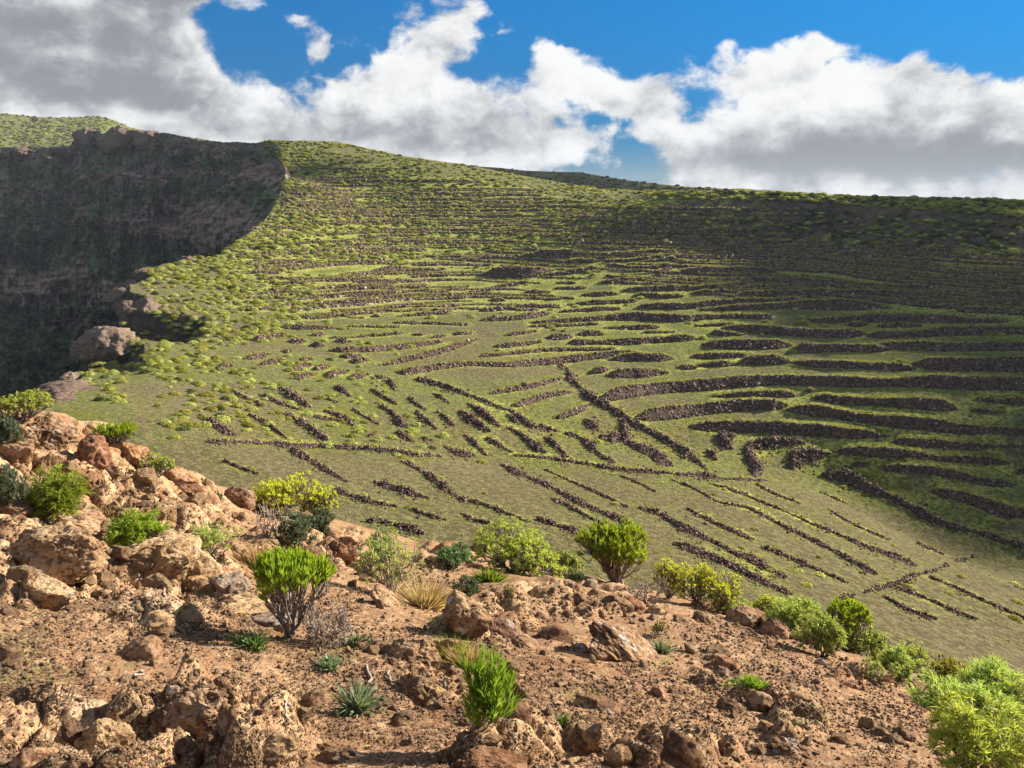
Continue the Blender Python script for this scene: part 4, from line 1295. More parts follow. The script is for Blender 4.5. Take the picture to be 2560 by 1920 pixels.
def far_form(name, xs, ys, Ytop_, Ybot, ybot, mat, tx, ty, bumpy=6.0, seed=80):
    x = np.linspace(xs, ys, 160)
    yt_ = np.interp(x, tx, ty)
    rows = []
    for t in np.linspace(-0.35, 1, 70):
        if t < 0:
            Yv = np.full_like(x, Ytop_ * (1 - t * .8)); p = pt(x, yt_, Ytop_); p = p * np.array([1 - t * .8, 1 - t * .8, 1]) ; p[:, 2] += t * 90
        else:
            yv = yt_ + (ybot - yt_) * t
            Yv = Ytop_ + (Ybot - Ytop_) * t ** .9 + bumpy * 5 * fbm2(x / 60, np.full_like(x, t * 4), 4, .55, seed) * sstep(t, 0, .12)
            p = pt(x, yv, Yv)
        rows.append(p)
    n = len(rows)
    Vv = np.concatenate(rows)
    return Vv, ob(name, mesh_np(name, Vv, gridq(n, len(x)), None, mat, True, {'lush': np.full(len(Vv), .22), 'rock': np.zeros(len(Vv)), 'path': np.zeros(len(Vv))}), kind='structure')


FH, _ = far_form('far_hill', -700, 700, 1500, 1050, 440, M_GRASS, [-700, -200, 0, 30, 80, 150, 250, 285, 330, 400, 520, 700], [240, 268, 283, 285, 291, 294, 291, 300, 320, 332, 350, 380], 4, 81)
FR, _ = far_form('far_ridge', 960, 2300, 1000, 880, 560, M_GRASS, [960, 1111, 1169, 1250, 1308, 1389, 1447, 1505, 1597, 1713, 1805, 1967, 2300], [408, 413, 414, 419, 426, 429, 430, 440, 455, 466, 471, 482, 520], 3, 91)
px_, py_ = np.meshgrid(np.linspace(-4000, 4000, 40), np.linspace(-3000, 6000, 40))
pz_ = -190 + 8 * fbm2(px_ / 1500, py_ / 1500, 3, .5, 95)
ob('ground', mesh_np('ground', np.stack([px_, py_, pz_], -1).reshape(-1, 3), gridq(40, 40), None, M_GRASS, True, {'lush': np.full(1600, .2), 'rock': np.zeros(1600), 'path': np.zeros(1600)}), kind='structure')

# ------------------------------------------------------------------ added clouds, out of view sunward, shaped and placed to shade the slopes
SUND = np.array([math.sin(R(SUN_AZ)) * math.cos(R(SUN_EL)), math.cos(R(SUN_AZ)) * math.cos(R(SUN_EL)), math.sin(R(SUN_EL))])
M_SHADE_CLOUD, ct, co_ = newmat('shade_cloud')
finish(ct, co_, (0.85, 0.86, 0.88), 1.0, spec=0.0, transl=(0.8, 0.8, 0.8), tf=0.4)
import bmesh
bm_ = bmesh.new(); bmesh.ops.create_icosphere(bm_, subdivisions=3, radius=1.0)
CV = np.array([v.co[:] for v in bm_.verts]); CT = np.array([[v.index for v in f.verts] for f in bm_.faces]); bm_.free()


def shade_cloud(spots, dist):
    VV = []; TT = []
    for k_, sp_ in enumerate(spots):
        r_ = sp_[-1]
        c = (HILL.cast(sp_[0], sp_[1])[0] if len(sp_) == 3 else pt(sp_[0], sp_[1], sp_[2])) + SUND * dist
        P = CV * (1 + .25 * fbm3(CV * 1.6 + k_ * 5, 4, .6, 300 + k_))[:, None] * r_ * np.array([1, 1, .8]) + c
        TT.append(CT + len(VV) * len(CV)); VV.append(P)
    ob('shade_cloud', mesh_np('shade_cloud', np.concatenate(VV), None, np.concatenate(TT), M_SHADE_CLOUD, True), kind='structure')


shade_cloud([(1850, 680, 9), (1920, 700, 12), (1990, 660, 14), (2040, 710, 14), (2100, 670, 14), (2150, 740, 14), (2200, 690, 15), (2240, 770, 13), (2310, 710, 15), (2340, 790, 13), (2420, 730, 16),
       (2450, 810, 13), (2540, 750, 16), (2560, 830, 14), (2660, 760, 20), (2690, 850, 18), (2570, 940, 11), (2540, 1040, 10), (2520, 1120, 9), (2600, 1040, 13), (2620, 1150, 13), (2550, 1220, 8), (2600, 1280, 8)], 1700)
shade_cloud([(715, 440, 8), (760, 425, 9), (810, 430, 8), (730, 480, 6)], 1900)
shade_cloud([(x_, y_, Y_, r_) for x_, y_, Y_, r_ in ((1180, 430, 960, 34), (1290, 440, 960, 36), (1400, 445, 960, 36), (1510, 455, 960, 34), (1620, 465, 960, 30), (1730, 472, 960, 24), (1350, 450, 930, 30), (1480, 460, 930, 30))], 2600)
# dark rock outcrops along the lip of the gorge and on its skyline
bm_ = bmesh.new(); bmesh.ops.create_icosphere(bm_, subdivisions=5, radius=1.0)
OV = np.array([v.co[:] for v in bm_.verts]); OT = np.array([[v.index for v in f.verts] for f in bm_.faces]); bm_.free()


def crag(name, c, size, seed, lab, grp):
    r = np.random.default_rng(seed); P = OV.copy()
    for _ in range(12):
        nn = r.normal(size=3); nn[2] *= .5; nn /= np.linalg.norm(nn)
        P = P - nn * (np.maximum(P @ nn - r.uniform(.55, .85), 0) * .9)[:, None]
    P = P * (1 + .22 * fbm3(P * np.array([2.2, 2.2, 1.2]) + seed, 4, .6, seed, True) + .08 * fbm3(P * 7 + seed, 3, .6, seed + 2, True))[:, None]
    ob(name, mesh_np(name, P * np.array(size), None, OT, M_CRAG), c, label=lab, cat='rock outcrop', group=grp)


LIP = [(312, 748, 5, 'brown outcrop at the tip of the upper bench, highest on the gorge lip'), (335, 760, 6, 'broad brown outcrop under the edge of the upper bench'), (372, 768, 6, 'craggy outcrop right of the broad one under the upper bench'), (405, 772, 4, 'last outcrop at the right end under the upper bench'),
       (238, 838, 5, 'outcrop at the tip of the lower bench above the gorge'), (262, 850, 6, 'dark outcrop below the lower bench, right of its tip'), (300, 858, 5, 'dark outcrop under the middle of the lower bench'), (216, 868, 6, 'tall dark outcrop hanging over the gorge below the lower bench'),
       (205, 905, 5, 'outcrop on the gorge lip between lower bench and whitish rock'), (192, 945, 4, 'outcrop on the gorge lip beside the whitish rock'), (170, 975, 5, 'pale whitish rock at the lowest part of the gorge lip'), (150, 1000, 4, 'low whitish rock nearest the left outcrop on the gorge lip'),
       (360, 682, 4, 'low outcrop where the upper bench meets the gorge'), (470, 650, 4, 'small outcrop on the rim left of the trail'), (560, 628, 4, 'small outcrop on the rim above the trail'), (640, 575, 5, 'dark outcrop halfway up the gorge rim'), (678, 523, 6, 'jagged outcrop high on the gorge rim'), (700, 475, 6, 'tall jagged outcrop near the top of the gorge rim'), (708, 432, 7, 'topmost dark outcrop on the sunlit slope beside the gorge')]
for k_, (x, y, s_, lab) in enumerate(LIP):
    c = HILL.cast(x, y)[0]; c[2] = max(c[2], HILL.h(c[0] + 3, c[1])[0] - 2) - s_ * .35
    crag('rock_outcrop', c + np.array([-.5, 0, 0]), (s_ * rng.uniform(.8, 1.3), s_ * rng.uniform(.8, 1.2), s_ * rng.uniform(.55, .85)), 500 + k_, lab, 'outcrops along the gorge lip')
for k_, (x, y, w_, h_, lab) in enumerate([(215, 342, 36, 22, 'blunt dark crag standing on the gorge skyline'), (300, 344, 46, 26, 'broad dark crag right of the blunt one on the gorge skyline'), (370, 346, 46, 20, 'low dark crag on the gorge skyline right of the broad one'), (60, 376, 30, 10, 'low jagged crag on the gorge skyline at the far left'), (130, 376, 36, 10, 'low crag on the gorge skyline left of the blunt one'),
                                   (655, 378, 24, 22, 'reddish crag under the plateau edge at the top of the gorge'), (450, 358, 40, 12, 'low crag on the gorge rim under the plateau')]):
    j = int(np.argmin(np.abs(gxp - x))); Yc_ = GORGE_V[2, j, 1]
    c = pt(x, y + h_ * .35, Yc_); m_ = Yc_ / F
    crag('rock_outcrop', c, (w_ * m_, w_ * m_ * .8, h_ * m_ * 1.1), 560 + k_, lab, 'crags on the gorge skyline')
# ------------------------------------------------------------------ thin air haze
bmh = bmesh.new(); bmesh.ops.create_cube(bmh, size=1.0)
meh = bpy.data.meshes.new('haze'); bmh.to_mesh(meh); bmh.free()
M_HAZE = bpy.data.materials.new('haze'); M_HAZE.use_nodes = True
hz_ = NT(M_HAZE.node_tree); hz_.n.clear()
ho_ = hz_.new('ShaderNodeOutputMaterial'); hv_ = hz_.new('ShaderNodeVolumePrincipled')
hv_.inputs['Color'].default_value = (0.80, 0.88, 1.0, 1)
hv_.inputs['Density'].default_value = 0.00005
hz_.l.new(hv_.outputs[0], ho_.inputs['Volume'])
meh.materials.append(M_HAZE)
ob('haze', meh, (0, 1500, -20), scale=(8400, 9400, 420), kind='stuff')


# ================================================================== foreground ridge
FGC = """
0,1659,2.9 550,1659,3.1 1100,1659,3.4 1650,1659,3.9 2212,1659,4.4 0,1480,4.0 300,1480,4.3 600,1500,4.6 1040,1490,4.9 1400,1500,5.4 1700,1550,5.2 2000,1550,6.2
0,1300,5.5 300,1250,6.9 300,1340,5.6 600,1330,6.5 620,1260,7.8 0,1150,7.4 300,1100,9.0 450,1180,8.8 750,1200,11 850,1280,9.0 1000,1330,8.0 1050,1240,11.3 1380,1380,7.9 1250,1300,9.8
1700,1400,8.6 1550,1360,9.3 1900,1480,7.4 60,905,10.5 0,960,9.3 180,985,10.3 300,985,11 430,1070,11.3 560,1110,12.3 750,1145,13.3 1000,1195,13.9 1250,1245,13.3 1560,1315,11.4 1800,1402,9.7 2000,1482,8.2 2100,1552,7.0 2212,1650,5.0
"""
fc = np.array([[float(v) for v in s.split(',')] for s in FGC.split()])
PF = pt(fc[:, 0] * K, fc[:, 1] * K, fc[:, 2])
PF = np.concatenate([PF, [(0, 0, -1.65), (2.5, 0, -1.9), (-2.5, 0, -1.35), (0, -3, -1.3), (7, 3, -5.5), (-6, 3, -1.6), (-9, 7, -2.0), (-12, 10, -2.6), (10, 5, -8)]])
ffit = tps_fit(PF[:, :2], PF[:, 2], 0.02)
S2 = np.linspace(-1.2, 1.2, 640)
Y2 = np.concatenate([np.geomspace(0.9, 17, 540), np.geomspace(17.4, 62, 50)])
SS2, GY2 = np.meshgrid(S2, Y2); GX2 = SS2 * GY2
fl2 = np.stack([GX2.ravel(), np.minimum(GY2, 19).ravel()], -1)
fl2[:, 0] = np.clip(fl2[:, 0], -14, 14)
Zf = tps_eval(ffit, fl2).reshape(GX2.shape)
crx = np.array([-200, 0, 60, 300, 430, 560, 750, 1000, 1250, 1560, 1800, 2000, 2100, 2212, 2400]) * K
cry = np.array([850, 860, 890, 965, 1060, 1100, 1140, 1190, 1240, 1310, 1400, 1480, 1550, 1650, 1800]) * K
crY = np.array([10.5, 10.5, 10.7, 11.2, 11.6, 12.6, 13.6, 14.1, 13.6, 11.6, 9.9, 8.4, 7.2, 5.4, 4.0])
crs, _ = sl(crx, cry)
Yc = np.interp(S2, crs, crY)[None, :] + 0.35 * fbm2(S2 * 14, S2 * 0, 3, .6, 101)[None, :]
dd = np.maximum(0, GY2 - Yc - 0.25)
Zf = Zf - 0.62 * (np.sqrt(dd * dd + .36) - .6) - np.where(GY2 > 19, (GY2 - 19) * .42, 0)
qx, qy = to_px(np.stack([GX2.ravel(), GY2.ravel(), Zf.ravel()], -1))
qx = qx.reshape(GX2.shape) / K; qy = qy.reshape(GX2.shape) / K


def ell(lst, wob=25):
    a = np.zeros(GX2.shape)
    wx = qx + wob * fbm2(GX2 * 1.5, GY2 * 1.5, 3, .6, 111); wy = qy + wob * fbm2(GX2 * 1.5 + 9, GY2 * 1.5, 3, .6, 112)
    for cx, cy, rx, ry, s_ in lst:
        a = np.maximum(a, s_ * (1 - sstep(np.hypot((wx - cx) / rx, (wy - cy) / ry), .7, 1.15)))
    return a


ROCKY = [(90, 1050, 230, 150, 1), (300, 1090, 200, 100, 1), (430, 1130, 90, 60, .9), (330, 1225, 230, 80, 1), (90, 1215, 170, 110, 1), (480, 1590, 210, 90, 1), (230, 1610, 210, 85, .95), (80, 1560, 120, 60, .8), (330, 1345, 130, 40, .7),
         (1050, 1350, 110, 36, .8), (1450, 1625, 150, 40, 1), (1060, 1642, 110, 30, .8), (930, 1480, 60, 50, .8), (1180, 1620, 90, 40, .7), (760, 1190, 70, 40, .9), (1180, 1300, 150, 40, .5), (1720, 1560, 60, 60, .7), (1640, 1500, 60, 30, .7),
         (660, 1170, 120, 30, .7), (520, 1300, 120, 40, .5), (960, 1200, 70, 30, .7), (1330, 1290, 70, 30, .6), (1550, 1450, 60, 40, .5), (1860, 1460, 60, 30, .5)]
rock2 = ell(ROCKY)
near = 1 - sstep(GY2, 14, 20)
d1, d2, cid = cell2(GX2 * 1.25 + .3 * fbm2(GX2 * 2, GY2 * 2, 3, .5, 121), GY2 * 1.25 * .9 + .3 * fbm2(GX2 * 2 + 5, GY2 * 2, 3, .5, 122), 5)
e1, e2, eid = cell2(GX2 * 3.4, GY2 * 3.0, 8)
Zr = 0.20 * fbm2(GX2 * .9, GY2 * .9, 5, .52, 131, True) + 0.17 * np.minimum((d2 - d1) * 2.2, 1) + .12 * (cid - .5) + .05 * np.minimum((e2 - e1) * 2.5, 1) + .05 * (eid - .5) + 0.075 * fbm2(GX2 * 4.5, GY2 * 4.5, 6, .66, 141, True) - .14 * (1 - sstep(d2 - d1, 0, .09)) - .05 * (1 - sstep(e2 - e1, 0, .14)) - .12
Zs = 0.07 * fbm2(GX2 * .9, GY2 * .9, 4, .5, 151) + 0.030 * fbm2(GX2 * 5, GY2 * 5, 5, .6, 161) + .012 * fbm2(GX2 * 22, GY2 * 22, 3, .6, 165)
Zf = Zf + near * (Zs * (1 - rock2) + Zr * rock2) + (1 - near) * .3 * fbm2(GX2 * .4, GY2 * .4, 4, .5, 171)
GREEN = [(60, 1470, 120, 40, .8), (280, 1440, 60, 25, .8), (700, 1420, 60, 20, .7), (1240, 1560, 40, 25, .9), (1250, 1490, 60, 20, .6), (960, 1370, 30, 50, 1), (900, 1240, 60, 30, .6), (1720, 1560, 60, 30, .7), (1600, 1440, 30, 20, .5), (40, 1400, 60, 30, .6), (1420, 1400, 30, 30, .8), (1680, 1350, 40, 20, .4), (240, 1100, 100, 20, .6), (560, 1310, 40, 15, .5)]
FG = Field(S2, Y2, Zf)
behind = sstep(GY2 - Yc, .4, 2.5)
green2 = np.maximum(ell(GREEN, 40) * .8, behind * .9)
ob('red_soil_ridge', mesh_np('red_soil_ridge', np.stack([GX2, GY2, Zf], -1).reshape(-1, 3), gridq(len(Y2), len(S2)), None, M_SOIL, True,
   {'rock': rock2.ravel(), 'green': green2.ravel()}), kind='structure')

import bmesh


def ico(n):
    bm = bmesh.new(); bmesh.ops.create_icosphere(bm, subdivisions=n, radius=1.0)
    V = np.array([v.co[:] for v in bm.verts]); T = np.array([[v.index for v in f.verts] for f in bm.faces]); bm.free()
    return V, T


ICO = {n: ico(n) for n in (2, 3, 4, 5, 6)}


def rock_shape(n, sx, sy, sz, seed, rough=1.0, ncut=16):
    V, T = ICO[n]; r = np.random.default_rng(seed)
    P = V.copy()
    for _ in range(ncut):
        nn = r.normal(size=3); nn /= np.linalg.norm(nn)
        if nn[2] < -.3: nn[2] *= -1
        d = r.uniform(.50, .88)
        over = P @ nn - d
        P = P - nn * (np.maximum(over, 0) * .93)[:, None]
    P = P / np.abs(P).max(0)
    off = r.uniform(0, 50, 3)
    nrm = P / (np.linalg.norm(P, axis=1, keepdims=True) + 1e-6)
    if n > 3:
        wq = P + .25 * np.stack([fbm3(P * 2.2 + off + k_, 3, .5, seed + 20) for k_ in (0, 9, 23)], -1)
        amp = .17 * fbm3(wq * 1.7 + off, 5, .58, seed, True) + .07 * fbm3(wq * 7 + off, 4, .62, seed + 3, True) + .06 * np.floor(3.5 * fbm3(wq * 1.4 + off * 2, 2, .5, seed + 7)) / 2
    else:
        amp = .10 * fbm3(P * 1.9 + off, 3, .55, seed, True)
    P = P + nrm * (amp * rough)[:, None]
    return P * np.array([sx, sy, sz]), T


def box_place(x0, y0, x1, y1, at=.72):
    cx, cy = (x0 + x1) / 2, y0 + (y1 - y0) * at
    p = FG.cast(cx * K, cy * K)[0]
    return p, K * p[1] / F / CP ** .5


MATS = dict(T=M_ROCK, B=M_ROCKB, R=M_ROCKR, G=M_ROCKG, L=M_ROCKL)
ROCKS = """
100 930 150 95 35 B 5 large brown boulder capping the outcrop under the top left bush
196 972 84 84 15 R 5 dark reddish block with a shaded face between two outcrop boulders
290 990 125 72 30 R 5 pinkish wedge boulder on the outcrop below the bright succulent
205 922 110 36 15 T 4 flat tan rock on the crest behind the outcrop boulders
395 1032 100 44 30 R 4 smooth flat rock lying on the crest of the outcrop
515 1078 84 64 25 B 5 dark jagged rock beside the bare grey branches
30 975 100 90 20 T 5 pale rock at the far left edge below the blue green plant
330 1205 190 110 -18 T 5 cracked tan boulder in the middle of the left outcrop
420 1215 110 90 20 T 5 rounded tan boulder right of the cracked boulder
120 1185 200 130 12 T 5 broad tan bedrock hump at the left below the feathery bush
90 1275 140 80 5 T 5 low knobbly tan rock at the left edge above the gravel
150 1110 180 60 25 B 5 slanting rock with a shaded overhang under the feathery bush
420 1252 66 44 5 R 4 smooth red rock face at the foot of the outcrop
492 1262 96 60 0 G 5 porous grey brown rock left of the succulent with grey stems
510 1306 140 42 6 T 4 flat tan rock below the porous grey rock
575 1335 110 46 -4 G 4 flat dark grey rock in the shade left of the bush trunk
345 1342 80 60 10 T 4 lumpy tan rock between gravel and outcrop
405 1325 80 64 10 T 4 pale tan rock with an orange pebble at its foot
300 1405 90 70 -20 T 4 pointed pinkish rock at the left end of the bush shadow
440 1540 190 130 8 T 5 big pitted tan boulder with dark holes at the bottom left
225 1600 130 110 -20 B 5 dark honeycombed rock at the bottom left
70 1640 110 64 0 R 4 flat orange rock in the bottom left corner
375 1490 50 30 0 G 3 smooth grey stone left of the big pitted boulder
683 1510 88 56 8 B 4 smooth rounded brown boulder left of a long leaved tuft
600 1610 120 80 15 T 5 crumbling tan rock right of the big pitted boulder
890 1408 140 88 5 T 5 big tan boulder left of the bright green tuft
958 1405 80 76 40 T 5 slanted tan slab leaning on the big boulder behind the green tuft
1012 1325 116 88 18 L 5 pointed boulder with a dark cracked left face in the middle
842 1300 104 46 32 T 4 tilted tan slab below the dry straw clump
1355 1400 250 118 38 L 5 longest boulder, tilted down to the right with white lichen patches
1368 1312 84 54 6 R 4 smooth red brown boulder above the longest boulder
1418 1320 66 34 -25 T 4 angular slab leaning beside the red brown boulder
1252 1401 42 32 0 G 4 round pale stone left of the longest boulder
1200 1370 86 56 10 B 4 craggy splintered rock left of the round pale stone
1085 1352 84 40 15 B 4 low craggy rock right of the pointed boulder
1140 1390 90 40 20 T 4 low lumpy rock below the low craggy rock
1240 1268 50 34 0 B 4 small boulder on the crest left of the round green shrub
1275 1262 40 36 0 G 4 small grey boulder on the crest by the stems of the green shrub
975 1190 88 56 10 R 4 reddish rock half hidden behind the blue green bush
735 1182 90 66 0 R 5 red brown crag on the crest left of the loose spurge bush
662 1200 80 60 0 B 4 brown crag on the crest beside the grey green bush
1296 1525 122 62 8 B 5 smooth dome shaped boulder at the bottom centre right
1275 1600 70 100 30 T 5 upright ridged rock below the dome shaped boulder
1342 1635 70 56 30 T 4 ridged rock at the bottom edge right of the upright one
1436 1622 160 66 12 B 5 wide grooved rock at the bottom edge
1060 1642 170 44 0 R 4 flat orange slab at the bottom edge below the green tuft
1228 1635 100 52 10 T 4 low tan rock at the bottom edge between slab and ridged rocks
1060 1594 64 32 0 T 4 flat stone just above the flat orange slab
1002 1594 40 32 0 T 4 blocky tan stone under the green tuft
935 1495 90 66 30 B 5 craggy dark rock left of the bright green tuft
1424 1496 46 38 0 R 4 red angular stone below the longest boulder
1120 1540 90 60 35 T 4 tan slab right of the bright green tuft
1614 1340 110 62 5 B 5 blocky boulder at the right crest, first of a row of three
1674 1362 84 66 10 B 5 dark boulder in the middle of the row of three at the right crest
1752 1382 104 60 18 B 5 lowest boulder of the row of three at the right crest
1575 1432 90 44 28 R 4 angular red slab with a square end right of the longest boulder
1555 1452 50 44 20 G 4 grey rock tucked under the angular red slab
1516 1305 62 40 0 R 4 red boulder on the crest below the bright spurge
1904 1457 66 38 5 B 4 low rock near the right end of the crest
1986 1470 80 40 10 G 4 layered grey rock under the olive green bush
2020 1500 100 36 20 B 4 low dark rock above the big spurge in the corner
1740 1620 190 100 30 L 5 large dark boulder with a white lichen patch at the bottom right
1650 1515 80 56 35 B 4 ridged brown rock right of the centre soil slope
1490 1620 100 76 40 B 4 grooved brown rock left of the large lichen boulder
1660 1572 70 40 30 B 4 narrow brown rock above the large lichen boulder
1830 1450 24 22 0 T 3 round stone below the row of three boulders
1771 1431 30 22 0 G 3 pale stone below the row of three boulders
1830 1600 60 36 15 B 4 low rock right of the large lichen boulder
1480 1340 60 30 10 B 4 low brown rock left of the right crest
1740 1500 70 30 20 T 4 flat tan rock on the right soil slope
"""
rock_boxes = []
for k_, line in enumerate(ROCKS.strip().split('\n')):
    f_ = line.split()
    cx, cy, ww, hh, roll = (float(v) for v in f_[:5])
    mt, n_, lab = f_[5], int(f_[6]), ' '.join(f_[7:])
    p, sc_ = box_place(cx - ww / 2, cy - hh / 2, cx + ww / 2, cy + hh / 2, .66)
    wx = ww * sc_ / 2; v_ = hh * sc_ / 2
    ang = math.atan2(-p[2], p[1])
    dep = wx * .75
    hz = math.sqrt(max(v_ * v_ - (dep * math.sin(ang)) ** 2, (v_ * .45) ** 2)) / math.cos(ang)
    if ww > 125: n_ = 6
    Vr, Tr = rock_shape(n_, wx * .98, dep, hz * 1.12, 1000 + k_, 1.0)
    me = mesh_np('boulder', Vr, None, Tr, MATS[mt], False)
    ob('boulder' if ww > 60 else 'rock', me, (p[0], p[1] + dep * .15, p[2] + hz * .25), (rng.uniform(-.15, .15), R(roll), rng.uniform(-.3, .3)), label=lab, cat='boulder' if ww > 60 else 'rock', group='boulders on the foreground ridge')
    rock_boxes.append((cx, cy, ww / 2, hh / 2, lab))

EMV = {}
for i in range(14):
    q_ = rock_shape(4, 1, rng.uniform(.6, .85), rng.uniform(.5, .8), 700 + i, 1.0, 14)
    EMV[i] = mesh_np('rock', q_[0], None, q_[1], [M_ROCK, M_ROCKB, M_ROCK, M_ROCKL][i % 4], False)


def side_of(x, y):
    rb = min(rock_boxes, key=lambda r_: math.hypot((x - r_[0]) / (r_[2] + 30), (y - r_[1]) / (r_[3] + 30)))
    dx_, dy_ = (x - rb[0]) / rb[2], (y - rb[1]) / rb[3]
    side = ('left of' if dx_ < 0 else 'right of') if abs(dx_) > abs(dy_) else ('behind' if dy_ < 0 else 'in front of')
    return ('beside' if math.hypot(dx_, dy_) < 1.0 else side) + ' ' + rb[4]


EMP = [(0, 960), (300, 990), (480, 1100), (640, 1160), (800, 1200), (1000, 1225), (1250, 1265), (1560, 1335), (1800, 1418), (2000, 1500), (2120, 1580), (2180, 1659), (0, 1659)]
q = area_sample(EMP, 330)
w_ = fbm2(q[:, 0] / 170 - q[:, 1] / 190, q[:, 0] / 420 + q[:, 1] / 130, 3, .6, 401) + .35 * ((q[:, 0] < 560) & (q[:, 1] < 1320)) + .25 * (q[:, 1] > 1560)
q = q[np.argsort(-w_)][:150]
for k_, (x, y) in enumerate(q):
    p = FG.cast(x * K, y * K)[0]
    s_ = float(np.clip(rng.lognormal(math.log(21), .42), 11, 48)) * K * p[1] / F
    ob('rock', EMV[k_ % 14], p + [0, 0, s_ * .12], (rng.uniform(-.3, .3), R(rng.uniform(0, 35)), rng.uniform(-.6, .6) + (math.pi if rng.uniform() < .5 else 0)), (s_, s_ * rng.uniform(.8, 1.1), s_ * rng.uniform(.7, 1.15)),
       label=' '.join(('embedded rock ' + side_of(x, y)).split()[:16]), cat='rock', group='rocks set in the soil of the ridge')

# ------------------------------------------------------------------ loose stones and gravel
FGPOLY = [(0, 1010), (300, 990), (480, 1100), (640, 1150), (800, 1190), (1000, 1220), (1250, 1262), (1560, 1330), (1800, 1412), (2000, 1495), (2120, 1570), (2212, 1670), (2212, 1720), (0, 1720)]
STV = [mesh_np('stone', *(lambda q: (q[0], None, q[1]))(rock_shape(3, 1, rng.uniform(.7, 1), rng.uniform(.55, .85), 300 + i, .8, 12)), mat=M_PEB, smooth=False) for i in range(8)]
zone = lambda x, y: ('on the gravel in the lower left corner' if x < 620 and y > 1380 else 'around the rocks of the left outcrop' if x < 620 else 'on the red soil along the crest' if y < 1330 else
                     'on the red soil around the green tufts' if x < 1250 else 'on the bare soil slope at the right')
stone_src = None
q = area_sample(FGPOLY, 420); q = q[q[:, 1] < 1665][:285]
cst = FG.cast(q[:, 0] * K, q[:, 1] * K)
for i in range(len(q)):
    s_ = float(np.clip(rng.lognormal(math.log(9.0), .45), 5, 24)) * K * cst[i, 1] / F
    rb = min(rock_boxes, key=lambda r_: math.hypot((q[i, 0] - r_[0]) / (r_[2] + 30), (q[i, 1] - r_[1]) / (r_[3] + 30)))
    dx_, dy_ = (q[i, 0] - rb[0]) / rb[2], (q[i, 1] - rb[1]) / rb[3]
    side = ('left of' if dx_ < 0 else 'right of') if abs(dx_) > abs(dy_) else ('behind' if dy_ < 0 else 'in front of')
    if math.hypot(dx_, dy_) < 1.0: side = 'beside'
    lb = ('stone %s ' % side) + rb[4]
    o = ob('stone', STV[i % 8], cst[i] + [0, 0, s_ * .25], rng.uniform(0, 6.3, 3), (s_, s_ * rng.uniform(.7, 1), s_ * rng.uniform(.6, .9)),
           label=' '.join(lb.split()[:16]), cat='stone', group='loose ' + ' '.join(lb.split()[:16]))
    if i < 8: stone_src = (stone_src or []) + [o]


def scatter(name, P, scl, rot, src, label=None, cat=None, kind='stuff'):
    """one object whose points carry copies of a source mesh"""
    me = bpy.data.meshes.new(name)
    me.vertices.add(len(P)); me.vertices.foreach_set('co', np.asarray(P, np.float32).ravel())
    for nm, arr in (('scl', scl), ('rot', rot)):
        a = me.attributes.new(nm, 'FLOAT_VECTOR', 'POINT'); a.data.foreach_set('vector', np.asarray(arr, np.float32).ravel())
    o = ob(name, me, kind=kind)
    if label: o['label'] = label
    if cat: o['category'] = cat
    ng = bpy.data.node_groups.new(name, 'GeometryNodeTree')
    ng.interface.new_socket('Geometry', in_out='INPUT', socket_type='NodeSocketGeometry')
    ng.interface.new_socket('Geometry', in_out='OUTPUT', socket_type='NodeSocketGeometry')
    gi = ng.nodes.new('NodeGroupInput'); go = ng.nodes.new('NodeGroupOutput')
    ip = ng.nodes.new('GeometryNodeInstanceOnPoints'); oi = ng.nodes.new('GeometryNodeObjectInfo')
    oi.inputs['Object'].default_value = src; oi.inputs['As Instance'].default_value = True
    ns_ = ng.nodes.new('GeometryNodeInputNamedAttribute'); ns_.data_type = 'FLOAT_VECTOR'; ns_.inputs[0].default_value = 'scl'
    nr_ = ng.nodes.new('GeometryNodeInputNamedAttribute'); nr_.data_type = 'FLOAT_VECTOR'; nr_.inputs[0].default_value = 'rot'
    L = ng.links.new
    L(gi.outputs[0], ip.inputs['Points']); L(oi.outputs['Geometry'], ip.inputs['Instance']); L(nr_.outputs[0], ip.inputs['Rotation']); L(ns_.outputs[0], ip.inputs['Scale'])
    L(ip.outputs[0], go.inputs[0])
    md = o.modifiers.new('scatter', 'NODES'); md.node_group = ng
    return o


q = area_sample(FGPOLY, 120000)
q = q[rng.uniform(size=len(q)) < np.clip((q[:, 1] - 1000) / 420, .12, 1) * np.clip(.62 + 1.5 * fbm2(q[:, 0] / 120, q[:, 1] / 60, 4, .6, 411), .1, 1)]
gp = FG.cast(q[:, 0] * K, q[:, 1] * K)
gs = np.clip(rng.lognormal(math.log(2.0), .55, len(q)), .9, 8.5) * K * gp[:, 1] / F
gp[:, 2] += gs * .2
sc3 = gs[:, None] * rng.uniform(.65, 1.05, (len(q), 3)); ro3 = rng.uniform(0, 6.3, (len(q), 3))
for i in range(3):
    scatter('gravel', gp[i::3], sc3[i::3], ro3[i::3], stone_src[i], 'loose tan gravel strewn over the red soil of the ridge', 'gravel')


# ================================================================== plants of the foreground
def unit(v):
    return v / (np.linalg.norm(v, axis=-1, keepdims=True) + 1e-9)


def tubes(P0, P1, r0, r1, sides=5):
    n = len(P0)
    d = unit(P1 - P0)
    a = unit(np.cross(d, np.where(np.abs(d[:, 2:3]) > .9, [[1.0, 0, 0]], [[0, 0, 1.0]])))
    b = np.cross(d, a)
    th = np.arange(sides) / sides * 2 * np.pi
    ring = np.cos(th)[None, :, None] * a[:, None] + np.sin(th)[None, :, None] * b[:, None]
    V = np.concatenate([P0[:, None] + ring * r0[:, None, None], P1[:, None] + ring * r1[:, None, None]], 1).reshape(-1, 3)
    i = np.arange(sides); j = (i + 1) % sides
    q = np.stack([i, j, j + sides, i + sides], -1)
    return V, (q[None] + (np.arange(n) * 2 * sides)[:, None, None]).reshape(-1, 4)


